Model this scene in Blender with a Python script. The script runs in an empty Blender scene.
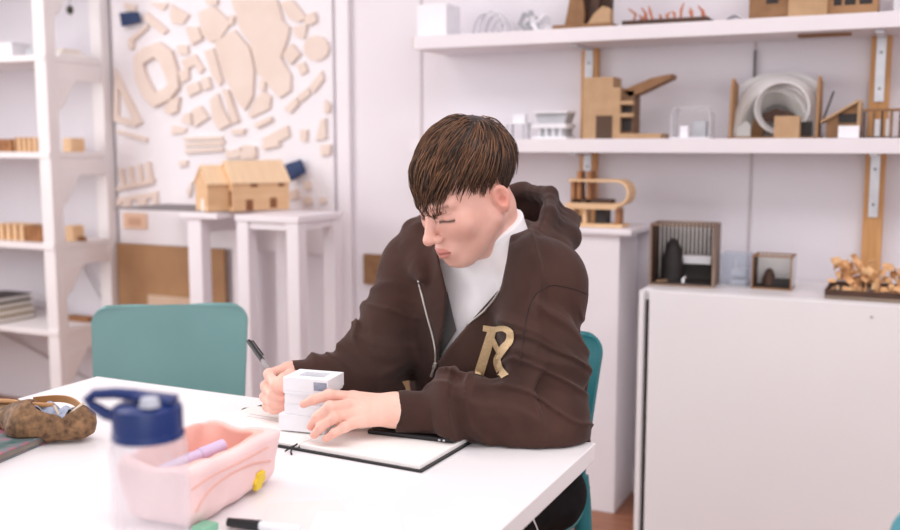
import bpy, bmesh, math, random
import numpy as np
from mathutils import Vector, Matrix
from mathutils.bvhtree import BVHTree
from mathutils.geometry import tessellate_polygon
random.seed(7); np.random.seed(7)
PI = math.pi
SC = bpy.context.scene
COL = SC.collection

# ---------------------------------------------------------------- camera
FPX = 985.0
YAW, PITCH, CAMZ = math.radians(25.5), math.radians(6.95), 1.24
FW = np.array([-math.sin(YAW)*math.cos(PITCH), math.cos(YAW)*math.cos(PITCH), -math.sin(PITCH)])
RT = np.array([math.cos(YAW), math.sin(YAW), 0.0])
UP = np.cross(RT, FW)
CO = np.array([0.0, 0.0, CAMZ])
def ray(px, py): return FW*FPX + RT*(px-450) + UP*(265-py)
def at_z(px, py, z): d = ray(px, py); return CO + d*(z-CAMZ)/d[2]
def at_y(px, py, y): d = ray(px, py); return CO + d*y/d[1]
def at_d(px, py, d): return CO + ray(px, py)/FPX*d
cam = bpy.data.cameras.new('camera')
camo = bpy.data.objects.new('camera', cam); COL.objects.link(camo)
camo.location = CO
camo.rotation_euler = (PI/2-PITCH, 0, YAW)
cam.sensor_width = 36; cam.sensor_fit = 'HORIZONTAL'; cam.lens = 36*FPX/900
cam.clip_start = 0.02
cam.dof.use_dof = True; cam.dof.focus_distance = 1.72; cam.dof.aperture_fstop = 2.8
SC.camera = camo

# ---------------------------------------------------------------- materials
MATS = {}
def srgb(r, g, b):
    f = lambda c: (c/255/12.92) if c/255 <= .04045 else ((c/255+.055)/1.055)**2.4
    return (f(r), f(g), f(b))
def mat(name, c1, c2=None, rough=.55, scale=8, bump=0, bscale=60, metal=0, stretch=None, attr=False, sss=0, sheen=0, spec=.5, detail=4):
    if name in MATS: return MATS[name]
    m = bpy.data.materials.new(name); m.use_nodes = True
    nt = m.node_tree; N = nt.nodes; Lk = nt.links
    p = N['Principled BSDF']
    p.inputs['Roughness'].default_value = rough
    p.inputs['Metallic'].default_value = metal
    p.inputs['Specular IOR Level'].default_value = spec
    tc = N.new('ShaderNodeTexCoord'); mp = N.new('ShaderNodeMapping')
    Lk.new(tc.outputs['Object'], mp.inputs['Vector'])
    if stretch: mp.inputs['Scale'].default_value = stretch
    no = N.new('ShaderNodeTexNoise'); no.inputs['Scale'].default_value = scale; no.inputs['Detail'].default_value = detail
    Lk.new(mp.outputs['Vector'], no.inputs['Vector'])
    rp = N.new('ShaderNodeValToRGB')
    rp.color_ramp.elements[0].position = .32; rp.color_ramp.elements[1].position = .68
    rp.color_ramp.elements[0].color = (*c1, 1); rp.color_ramp.elements[1].color = (*(c2 or tuple(min(1, x*1.06) for x in c1)), 1)
    Lk.new(no.outputs['Fac'], rp.inputs['Fac'])
    out = rp.outputs['Color']
    if attr:
        a = N.new('ShaderNodeAttribute'); a.attribute_name = 'Col'
        mx = N.new('ShaderNodeMix'); mx.data_type = 'RGBA'; mx.blend_type = 'MULTIPLY'; mx.inputs[0].default_value = 1
        Lk.new(out, mx.inputs[6]); Lk.new(a.outputs['Color'], mx.inputs[7]); out = mx.outputs[2]
    Lk.new(out, p.inputs['Base Color'])
    if bump:
        n2 = N.new('ShaderNodeTexNoise'); n2.inputs['Scale'].default_value = bscale; n2.inputs['Detail'].default_value = 5
        Lk.new(mp.outputs['Vector'], n2.inputs['Vector'])
        b = N.new('ShaderNodeBump'); b.inputs['Strength'].default_value = bump; b.inputs['Distance'].default_value = .004
        Lk.new(n2.outputs['Fac'], b.inputs['Height']); Lk.new(b.outputs['Normal'], p.inputs['Normal'])
    if sss:
        p.inputs['Subsurface Weight'].default_value = sss
        p.inputs['Subsurface Radius'].default_value = (1, .35, .2); p.inputs['Subsurface Scale'].default_value = .006
    if sheen:
        p.inputs['Sheen Weight'].default_value = sheen; p.inputs['Sheen Roughness'].default_value = .4
    MATS[name] = m
    return m
def clear_mat(name, tint, clear=.8, rough=.12):
    """thin clear plastic: mostly see-through with a milky reflecting skin"""
    if name in MATS: return MATS[name]
    m = bpy.data.materials.new(name); m.use_nodes = True
    nt = m.node_tree; N = nt.nodes; p = N['Principled BSDF']; o = N['Material Output']
    no = N.new('ShaderNodeTexNoise'); no.inputs['Scale'].default_value = 9
    rp = N.new('ShaderNodeValToRGB'); rp.color_ramp.elements[0].color = (*tint, 1); rp.color_ramp.elements[1].color = (*[min(1, t*1.08) for t in tint], 1)
    nt.links.new(no.outputs['Fac'], rp.inputs['Fac']); nt.links.new(rp.outputs['Color'], p.inputs['Base Color'])
    p.inputs['Roughness'].default_value = rough
    t = N.new('ShaderNodeBsdfTransparent'); t.inputs['Color'].default_value = (*[.5+.5*x for x in tint], 1)
    mx = N.new('ShaderNodeMixShader'); mx.inputs[0].default_value = 1-clear
    nt.links.new(t.outputs[0], mx.inputs[1]); nt.links.new(p.outputs[0], mx.inputs[2]); nt.links.new(mx.outputs[0], o.inputs['Surface'])
    MATS[name] = m
    return m
WHITE_PAINT = mat('white_paint', srgb(233,228,233), srgb(239,234,238), rough=.5, scale=3)
WALL = mat('wall_paint', srgb(230,225,231), srgb(235,231,236), rough=.7, scale=1.5, bump=.05, bscale=90)
RACK_WHITE = mat('rack_white', srgb(236,231,232), srgb(242,238,238), rough=.55, scale=5)
LAMINATE = mat('white_laminate', srgb(240,238,240), srgb(243,241,243), rough=.32, scale=2)
CARD_WHITE = mat('white_card', srgb(238,238,243), srgb(244,244,248), rough=.6, scale=14)
CARD_GREY = mat('grey_card', srgb(180,182,186), srgb(198,200,204), rough=.6, scale=14)
KRAFT = mat('kraft_card', srgb(182,148,112), srgb(194,160,124), rough=.75, scale=24)
KRAFT_D = mat('kraft_dark', srgb(134,98,66), srgb(152,114,80), rough=.75, scale=24)
KRAFT_B = mat('kraft_board', srgb(166,126,90), srgb(176,136,98), rough=.8, scale=9)
PLY = mat('light_plywood', srgb(226,186,142), srgb(236,200,158), rough=.6, scale=12, stretch=(1, 1, 6))
PLY_D = mat('burnt_plywood', srgb(140,92,56), srgb(170,118,74), rough=.6, scale=20)
TIMBER = mat('orange_timber', srgb(198,142,88), srgb(216,164,108), rough=.55, scale=10, stretch=(8, 8, .7))
BROWN = mat('dark_brown_card', srgb(66,44,34), srgb(84,58,44), rough=.7, scale=20)
BLACKISH = mat('black_card', srgb(38,32,32), srgb(48,42,40), rough=.65, scale=20)
BLACK = mat('black_plastic', srgb(18,18,22), srgb(26,26,30), rough=.35, scale=20)
DARKGAP = mat('dark_gap', srgb(60,50,46), rough=.8)
NAVY = mat('navy_plastic', srgb(12,42,104), srgb(16,48,114), rough=.32, scale=10)
NAVYCARD = mat('navy_card', srgb(28,50,92), srgb(34,58,102), rough=.6)
TEAL = mat('teal_plastic', srgb(112,156,155), srgb(118,162,161), rough=.42, scale=5)
TEAL_D = mat('deep_teal_plastic', srgb(28,112,120), srgb(34,120,128), rough=.42, scale=5)
STEEL = mat('galvanised_steel', srgb(205,205,210), srgb(220,220,224), rough=.35, metal=.6, scale=20)
MAPC = mat('map_card', srgb(226,208,195), srgb(232,216,205), rough=.7, scale=10)
MAPW = mat('map_white', srgb(234,230,234), srgb(240,236,240), rough=.6, scale=4)
PAPER = mat('paper', srgb(244,240,236), srgb(248,245,242), rough=.7, scale=6)
FLOOR = mat('floor_wood', srgb(132,82,58), srgb(166,112,82), rough=.4, scale=6, stretch=(1, 9, 1))

# ---------------------------------------------------------------- mesh helpers
class MB:
    def __init__(s): s.v = []; s.f = []
    def add(s, vs, fs):
        o = len(s.v); s.v += [tuple(map(float, v)) for v in vs]; s.f += [tuple(i+o for i in f) for f in fs]; return s
    def box(s, lo, hi, bev=0, rot=None, piv=None):
        x0, y0, z0 = lo; x1, y1, z1 = hi
        bm = bmesh.new()
        bmesh.ops.create_cube(bm, size=1)
        for v in bm.verts:
            v.co = Vector(((x0+x1)/2+v.co.x*(x1-x0), (y0+y1)/2+v.co.y*(y1-y0), (z0+z1)/2+v.co.z*(z1-z0)))
        if bev: bmesh.ops.bevel(bm, geom=bm.edges[:], offset=bev, segments=2, affect='EDGES', profile=.6)
        if rot is not None:
            pv = Vector(piv if piv is not None else ((x0+x1)/2, (y0+y1)/2, (z0+z1)/2))
            for v in bm.verts: v.co = pv + rot @ (v.co-pv)
        bm.verts.index_update()
        s.add([v.co[:] for v in bm.verts], [[v.index for v in f.verts] for f in bm.faces]); bm.free(); return s
    def prism(s, poly, axis, a, b, hole=None):
        """polygon (2D) extruded along an axis from a to b; the two coordinates are the other axes in order"""
        def P(q, t):
            q = list(q)
            if axis == 'x': return (t, q[0], q[1])
            if axis == 'y': return (q[0], t, q[1])
            return (q[0], q[1], t)
        if hole is None:
            n = len(poly)
            tri = tessellate_polygon([[Vector((q[0], q[1], 0)) for q in poly]])
            vs = [P(q, a) for q in poly]+[P(q, b) for q in poly]
            fs = [tuple(t) for t in tri]+[tuple(i+n for i in t)[::-1] for t in tri]
            fs += [(i, (i+1) % n, n+(i+1) % n, n+i) for i in range(n)]
            s.add(vs, fs)
        else:   # poly and hole with the same point count
            n = len(poly); vs = [P(q, a) for q in poly]+[P(q, a) for q in hole]+[P(q, b) for q in poly]+[P(q, b) for q in hole]
            fs = []
            for i in range(n):
                j = (i+1) % n
                fs += [(i, j, n+j, n+i), (2*n+i, 3*n+i, 3*n+j, 2*n+j), (i, 2*n+i, 2*n+j, j), (n+i, n+j, 3*n+j, 3*n+i)]
            s.add(vs, fs)
        return s
    def tube(s, pts, r, n=10, closed=False, cap=True):
        pts = [Vector(p) for p in pts]; m = len(pts)
        rs = r if isinstance(r, (list, tuple)) else [r]*m
        base = []
        prev = None
        for i, p in enumerate(pts):
            if closed: t = pts[(i+1) % m]-pts[i-1]
            else: t = pts[min(i+1, m-1)]-pts[max(i-1, 0)]
            t.normalize()
            if prev is None:
                u = t.orthogonal().normalized()
            else:
                u = (prev - t*prev.dot(t)).normalized()
            prev = u; w = t.cross(u)
            base.append([p+(u*math.cos(2*PI*k/n)+w*math.sin(2*PI*k/n))*rs[i] for k in range(n)])
        vs = [q for ring in base for q in ring]; fs = []
        for i in range(m if closed else m-1):
            for k in range(n):
                a = i*n+k; b = i*n+(k+1) % n; c = ((i+1) % m)*n+(k+1) % n; d = ((i+1) % m)*n+k
                fs.append((a, b, c, d))
        if cap and not closed: fs += [tuple(range(n))[::-1], tuple((m-1)*n+k for k in range(n))]
        return s.add(vs, fs)
    def lathe(s, prof, n=32, c=(0, 0, 0)):
        vs = []; fs = []
        for r, z in prof:
            for k in range(n):
                a = 2*PI*k/n; vs.append((c[0]+r*math.cos(a), c[1]+r*math.sin(a), c[2]+z))
        for i in range(len(prof)-1):
            for k in range(n):
                fs.append((i*n+k, i*n+(k+1) % n, (i+1)*n+(k+1) % n, (i+1)*n+k))
        if prof[0][0] > 1e-6: fs.append(tuple(range(n))[::-1])
        if prof[-1][0] > 1e-6: fs.append(tuple((len(prof)-1)*n+k for k in range(n)))
        return s.add(vs, fs)
    def grid(s, fn, nu, nv, thick=0):
        """sheet fn(u,v)->point, u,v in 0..1; thick gives a solid"""
        g = [[Vector(fn(i/nu, j/nv)) for j in range(nv+1)] for i in range(nu+1)]
        def nrm(i, j):
            a = g[min(i+1, nu)][j]-g[max(i-1, 0)][j]; b = g[i][min(j+1, nv)]-g[i][max(j-1, 0)]
            return a.cross(b).normalized()
        vs = []; fs = []
        W = nv+1
        for side in ((1, -1) if thick else (0,)):
            for i in range(nu+1):
                for j in range(nv+1): vs.append(g[i][j]+nrm(i, j)*thick/2*side)
        K = (nu+1)*W
        for i in range(nu):
            for j in range(nv):
                a, b, c, d = i*W+j, (i+1)*W+j, (i+1)*W+j+1, i*W+j+1
                fs.append((a, b, c, d))
                if thick: fs.append((K+d, K+c, K+b, K+a))
        if thick:
            for i in range(nu):
                for j in (0, nv): fs.append((i*W+j, K+i*W+j, K+(i+1)*W+j, (i+1)*W+j))
            for j in range(nv):
                for i in (0, nu): fs.append((i*W+j, i*W+j+1, K+i*W+j+1, K+i*W+j))
        return s.add(vs, fs)
    def build(s, name, m, parent=None, smooth=False, off=None):
        """off: world position of the parent, when the points are in world coordinates"""
        me = bpy.data.meshes.new(name)
        v = s.v if off is None else [(a[0]-off[0], a[1]-off[1], a[2]-off[2]) for a in s.v]
        me.from_pydata(v, [], s.f); me.update()
        bm = bmesh.new(); bm.from_mesh(me); bmesh.ops.recalc_face_normals(bm, faces=bm.faces[:]); bm.to_mesh(me); bm.free()
        if smooth:
            me.polygons.foreach_set('use_smooth', [True]*len(me.polygons))
            try: me.set_sharp_from_angle(angle=math.radians(40))
            except Exception: pass
        me.materials.append(m)
        o = bpy.data.objects.new(name, me); COL.objects.link(o)
        if parent: o.parent = parent
        return o
def tag(o, label, cat, group=None, kind=None):
    if label: o['label'] = label
    if cat: o['category'] = cat
    if group: o['group'] = group
    if kind: o['kind'] = kind
    return o
def thing(name, label, cat, loc=(0, 0, 0), rz=0, group=None):
    o = bpy.data.objects.new(name, None); COL.objects.link(o)
    o.location = loc; o.rotation_euler = (0, 0, rz); o.empty_display_size = .05
    return tag(o, label, cat, group)
def struct(name, mb, m, parent=None):
    o = mb.build(name, m, parent)
    if not parent: o['kind'] = 'structure'
    return o
def copy_tree(o, parent=None):
    c = o.copy(); COL.objects.link(c); c.parent = parent
    for ch in list(o.children): copy_tree(ch, c)
    return c
def RZ(a): return Matrix.Rotation(a, 3, 'Z')
def RY(a): return Matrix.Rotation(a, 3, 'Y')
def RX(a): return Matrix.Rotation(a, 3, 'X')

# ---------------------------------------------------------------- solid-field sculpting
import openvdb
f32 = np.float32
def cap(P, a, b, ra, rb=None):
    rb = ra if rb is None else rb
    a = np.asarray(a, f32); ba = np.asarray(b, f32)-a
    q = P-a
    t = np.clip((q @ ba)/max(float(ba @ ba), 1e-9), 0, 1)
    return np.linalg.norm(q-t[..., None]*ba, axis=-1)-(ra+(rb-ra)*t)
def ell(P, c, r):
    q = P-np.asarray(c, f32); r = np.asarray(r, f32)
    k0 = np.linalg.norm(q/r, axis=-1); k1 = np.linalg.norm(q/(r*r), axis=-1)
    return k0*(k0-1)/np.maximum(k1, 1e-6)
def sph(P, c, r): return np.linalg.norm(P-np.asarray(c, f32), axis=-1)-r
def smin(a, b, k):
    h = np.maximum(k-np.abs(a-b), 0)/k
    return np.minimum(a, b)-h*h*k*.25
def smax(a, b, k): return -smin(-a, -b, k)
def sm(x, a, b):
    t = np.clip((x-a)/(b-a), 0, 1); return t*t*(3-2*t)
_rng = np.random.RandomState(3)
_LAT = _rng.rand(32, 32, 32).astype(f32)*2-1
def vnoise(P, s):
    q = P*s; i = np.floor(q).astype(int); f = q-i; f = f*f*(3-2*f)
    i = i & 31; j = (i+1) & 31
    x0, y0, z0 = i[..., 0], i[..., 1], i[..., 2]; x1, y1, z1 = j[..., 0], j[..., 1], j[..., 2]
    fx, fy, fz = f[..., 0], f[..., 1], f[..., 2]
    L_ = _LAT
    a = L_[x0, y0, z0]*(1-fx)+L_[x1, y0, z0]*fx; b = L_[x0, y1, z0]*(1-fx)+L_[x1, y1, z0]*fx
    c = L_[x0, y0, z1]*(1-fx)+L_[x1, y0, z1]*fx; d = L_[x0, y1, z1]*(1-fx)+L_[x1, y1, z1]*fx
    return (a*(1-fy)+b*fy)*(1-fz)+(c*(1-fy)+d*fy)*fz
def poly2d(x, y, poly):
    """signed distance to a polygon, negative inside"""
    d = np.full(x.shape, 1e9, f32); s = np.ones(x.shape, f32); n = len(poly)
    for i in range(n):
        ax, ay = poly[i]; bx, by = poly[i-1]
        ex, ey = bx-ax, by-ay; wx, wy = x-ax, y-ay
        t = np.clip((wx*ex+wy*ey)/(ex*ex+ey*ey), 0, 1)
        d = np.minimum(d, (wx-ex*t)**2+(wy-ey*t)**2)
        c1 = y >= ay; c2 = y < by; c3 = ex*wy > ey*wx
        flip = (c1 & c2 & c3) | (~c1 & ~c2 & ~c3)
        s = np.where(flip, -s, s)
    return s*np.sqrt(d)
def far(P, c, r):
    """is the whole block of points P further than r from c"""
    lo = P.min(0); hi = P.max(0); c = np.asarray(c, f32)
    return float(np.linalg.norm(np.maximum(np.maximum(lo-c, c-hi), 0))) > r
def sculpt(fn, lo, hi, h, blk=24):
    """polygonise a field fn(P)->signed distance; only blocks near the surface are filled in"""
    lo = np.array(lo, float); n = np.ceil((np.array(hi)-lo)/h).astype(int)+1
    nb = np.ceil(n/blk).astype(int)
    g = openvdb.FloatGrid(float(h*4))
    ii = np.stack(np.meshgrid(*[np.arange(k) for k in nb], indexing='ij'), -1).reshape(-1, 3)
    ctr = (lo+(ii*blk+blk/2)*h).astype(f32)
    dc = np.concatenate([fn(c_[None]) for c_ in ctr]) if len(ctr) < 4000 else fn(ctr)
    R = blk*h*.87
    for b, d in zip(ii, dc):
        if d > R*1.25+.008: continue
        if d < -(R*1.25+.008):
            g.fill(tuple(int(x) for x in b*blk), tuple(int(x) for x in b*blk+blk-1), -h*4); continue
        ax = [lo[k]+(b[k]*blk+np.arange(blk))*h for k in range(3)]
        P = np.stack(np.meshgrid(*ax, indexing='ij'), -1).astype(f32)
        a = np.clip(fn(P.reshape(-1, 3)).reshape(blk, blk, blk), -h*4, h*4)
        g.copyFromArray(a.astype(np.float32), ijk=tuple(int(x) for x in b*blk))
    pts, quads = g.convertToQuads(0.0)
    return lo+np.asarray(pts, float)*h, np.asarray(quads)
def sculpt_obj(name, fn, lo, hi, h, m, parent=None, color=None, iters=1):
    v, q = sculpt(fn, lo, hi, h)
    v = v.astype(f32)
    # signed volume decides which way the faces look
    a, b, c = v[q[:, 0]], v[q[:, 1]], v[q[:, 2]]
    if np.einsum('ij,ij->i', a, np.cross(b, c)).sum() < 0: q = q[:, ::-1]
    # light smoothing along the mesh
    e = np.concatenate([q[:, [0, 1]], q[:, [1, 2]], q[:, [2, 3]], q[:, [3, 0]]])
    for _ in range(iters):
        acc = np.zeros_like(v); cnt = np.zeros(len(v), f32)
        np.add.at(acc, e[:, 0], v[e[:, 1]]); np.add.at(acc, e[:, 1], v[e[:, 0]])
        np.add.at(cnt, e[:, 0], 1); np.add.at(cnt, e[:, 1], 1)
        v = v*.5+acc/np.maximum(cnt, 1)[:, None]*.5
    me = bpy.data.meshes.new(name)
    me.from_pydata(v.tolist(), [], q.tolist()); me.update()
    me.polygons.foreach_set('use_smooth', [True]*len(me.polygons))
    if color is not None:
        at = me.color_attributes.new('Col', 'FLOAT_COLOR', 'POINT')
        cc = np.ones((len(v), 4), f32); cc[:, :3] = color(v)
        at.data.foreach_set('color', cc.ravel())
    me.materials.append(m)
    o = bpy.data.objects.new(name, me); COL.objects.link(o)
    if parent: o.parent = parent
    return o
# ================================================================ the room
YW = 3.38
struct('floor', MB().box((-6, -1.5, -.05), (2.6, YW, 0)), FLOOR)
struct('wall_back', MB().box((-6, YW, 0), (2.6, YW+.12, 2.9)), WALL)
struct('wall_left', MB().box((-6.12, -1.5, 0), (-6, YW+.12, 2.9)), WALL)
struct('wall_right', MB().box((2.6, -1.5, 0), (2.72, YW+.12, 2.9)), WALL)
struct('ceiling', MB().box((-6, -1.5, 2.9), (2.6, YW, 3.0)), WHITE_PAINT)
struct('baseboard_back', MB().box((-2.0, YW-.014, 0), (2.6, YW, .085), .003), WHITE_PAINT)
SEAM = mat('seam_grey', srgb(196,188,192), srgb(204,196,198), rough=.8)
for i, x in enumerate((-.509, -1.732, .62)):
    struct('trim_%d' % (i+1), MB().box((x-.0045, YW-.003, .085), (x+.0045, YW, 2.9)), SEAM)
struct('trim_4', MB().box((-2.10, YW-.022, 0), (-2.04, YW, 2.9), .004), WHITE_PAINT)
# short dark slot in the panel joint, below the upper shelf
s = MB().box((-.513, YW-.012, 1.43), (-.505, YW-.003, 1.545)).build('panel_clip', mat('clip_grey', srgb(110,106,108), rough=.6))
tag(s, 'thin grey metal clip on the wall panel joint between the two shelves', 'clip')

# ---------------------------------------------------------------- timber uprights and the two wall shelves
for x, lab in ((-1.061, 'orange timber upright on the wall behind the brown tower model'), (-.131, 'orange timber upright on the wall behind the wood shaving tray')):
    u = MB().box((x-.029, YW-.032, .805), (x+.029, YW, 1.574), .003).build('wall_upright', TIMBER)
    tag(u, lab, 'upright', 'timber uprights carrying the shelves')
def shelf(z0, z1, x0, x1, yf, lab):
    t = thing('wall_shelf', lab, 'shelf', (x0, yf, z0), 0, 'long white wall shelves')
    MB().box((0, 0, 0), (x1-x0, YW-yf-.002, z1-z0), .002).build('board', WHITE_PAINT, t)
    if z0 > 1.5:
        MB().box((-.002, .001, .001), (-.0002, YW-yf-.003, z1-z0-.001)).build('end_edge', mat('raw_edge', srgb(190,150,120), srgb(206,170,140), rough=.7), t)
    for x in (-1.061, -.131):
        xx = x-x0
        yb = YW-.032-yf
        b = MB().box((xx-.014, yb-.006, -.20), (xx+.014, yb-.0005, -.001), .001)
        b.box((xx-.012, .05, -.009), (xx+.012, yb-.006, -.0005), .001)
        br = b.build('bracket', STEEL, t)
        for zz in (-.05, -.16):
            MB().box((xx-.004, yb-.0075, zz-.004), (xx+.004, yb-.0055, zz+.004), .001).build('screw', mat('screw_grey', srgb(120,120,126), rough=.4, metal=.7), br)
    return t
shelf(1.572, 1.617, -1.632, .55, 3.12, 'upper white wall shelf with a raw wooden edge at its end')
shelf(1.215, 1.260, -1.655, .55, 3.13, 'lower white wall shelf carrying the grey arch model')
w = MB().box((-.36, 3.20, 1.563), (-.21, 3.23, 1.571), .001).build('wood_batten', KRAFT_D)
tag(w, 'thin brown wooden strip under the upper shelf', 'wood strip')

# ---------------------------------------------------------------- white cabinet on the right
t = thing('storage_cabinet', 'large white cabinet with plain front carrying the cage models', 'cabinet', (-.76, 2.96, 0))
MB().box((0, .02, .765), (1.9, .415, .80), .003).build('cabinet_top', LAMINATE, t)
MB().box((-.004, -.01, .0), (.012, .415, .797), .002).build('side_panel', LAMINATE, t)
MB().box((.012, .02, .0), (.03, .40, .765)).build('gap_strip', DARKGAP, t)
fp = MB().box((.028, -.012, .012), (1.9, .012, .80), .004).build('front_panel', LAMINATE, t)
MB().box((.03, .02, 0), (1.88, .40, .765)).build('carcass', LAMINATE, t)
MB().lathe([(.0001, 0), (.004, .0), (.004, .003), (.0001, .0035)], 12).build('screw_cap', mat('screw_cap_grey', srgb(186,180,186), rough=.4), fp)
bpy.data.objects['screw_cap'].location = (.655, -.012, .765); bpy.data.objects['screw_cap'].rotation_euler = (PI/2, 0, 0)

# ---------------------------------------------------------------- white plinth behind the person
t = thing('display_plinth', 'tall white plinth beside the cabinet under the bent plywood model', 'plinth', (-1.06, 3.25, 0))
MB().box((-.2, -.115, 0), (.18, .115, .945), .003).build('plinth_body', WHITE_PAINT, t)
MB().box((-.235, -.135, .945), (.225, .125, .968), .01).build('plinth_top', WHITE_PAINT, t)

# ---------------------------------------------------------------- two high white stands carrying the plywood house
def stand(lab, x0, x1, y0, y1, h):
    t = thing('display_stand', lab, 'stand', (x0, y0, 0), 0, 'high white stands under the plywood house')
    W, D = x1-x0, y1-y0
    MB().box((0, 0, h-.022), (W, D, h), .002).build('table_top', WHITE_PAINT, t)
    a = .052
    for x, y in ((.004, .004), (W-a-.004, .004), (.004, D-a-.004), (W-a-.004, D-a-.004)):
        MB().box((x, y, 0), (x+a, y+a, h-.022), .003).build('leg', WHITE_PAINT, t)
    b = MB().box((a, .012, h-.05), (W-a, .03, h-.0225)).box((a, D-.03, h-.05), (W-a, D-.012, h-.0225))
    b.box((.012, a, h-.05), (.03, D-a, h-.0225)).box((W-.03, a, h-.05), (W-.012, D-a, h-.0225))
    b.build('apron', WHITE_PAINT, t)
    return t
stand('high white stand beneath the main body of the plywood house', -2.27, -1.99, 2.92, 3.22, .985)
t = thing('display_stand', 'narrow high white two-legged stand with a grey board laid across it', 'stand', (-2.515, 2.95, 0), 0, 'high white stands under the plywood house')
MB().box((-.04, 0, .963), (.14, .37, .985), .002).build('table_top', WHITE_PAINT, t)
MB().box((-.01, .01, .0), (.055, .065, .9628), .003).build('leg', WHITE_PAINT, t)
MB().box((-.035, .31, .0), (.02, .365, .9628), .003).build('leg', WHITE_PAINT, t)
MB().box((-.012, .0652, .90), (.014, .3098, .9628), .002).build('rail', WHITE_PAINT, t)
MB().box((-.012, .0652, .04), (.014, .3098, .09), .002).build('rail', WHITE_PAINT, t)
bd = MB().box((-2.93, 2.99, .9853), (-2.375, 3.30, .9893), .001).build('base_board', mat('grey_board', srgb(120,116,118), srgb(136,130,132), rough=.8))
tag(bd, 'thin dark grey base board lying across the stand near the rack', 'board')

# ---------------------------------------------------------------- shelf rack on the left
rk = thing('shelf_rack', 'white painted timber shelf rack with triangular gussets at the left', 'rack', (-3.30, 3.0, 0))
def rack_post(x, y, y1):
    MB().box((x-.035, y, 0), (x+.03, y1, 2.6), .003).build('post', RACK_WHITE, rk)
for x in (0, -1.35):
    rack_post(x, 0, .055); rack_post(x, .31, .365)
levels = (.43, .80, 1.185, 1.585, 1.97)
for z in levels:
    MB().box((-1.38, -.004, z), (.028, .36, z+.025), .002).build('shelf_board', RACK_WHITE, rk)
    for x in (.004, -1.35):
        MB().box((x, .055, z-.075), (x+.022, .31, z-.0005), .002).build('side_rail', RACK_WHITE, rk)
        g = MB().prism([(.0005, z-.0751), (.125, z-.0751), (.0005, z-.235)], 'x', x-.002, x+.028)
        g.prism([(.0555, z-.0751), (.12, z-.0751), (.0555, z-.19)], 'x', x+.006, x+.018)
        o = g.build('gusset', RACK_WHITE, rk)
        o.location.y = .03
dg = MB().tube([(-1.3, .352, .5), (-.1, .352, .12)], .006, 6).tube([(-.25, .352, .78), (-.02, .352, .46)], .006, 6).build('brace_wire', mat('wire_grey', srgb(205,202,204), rough=.5), rk)

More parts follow.
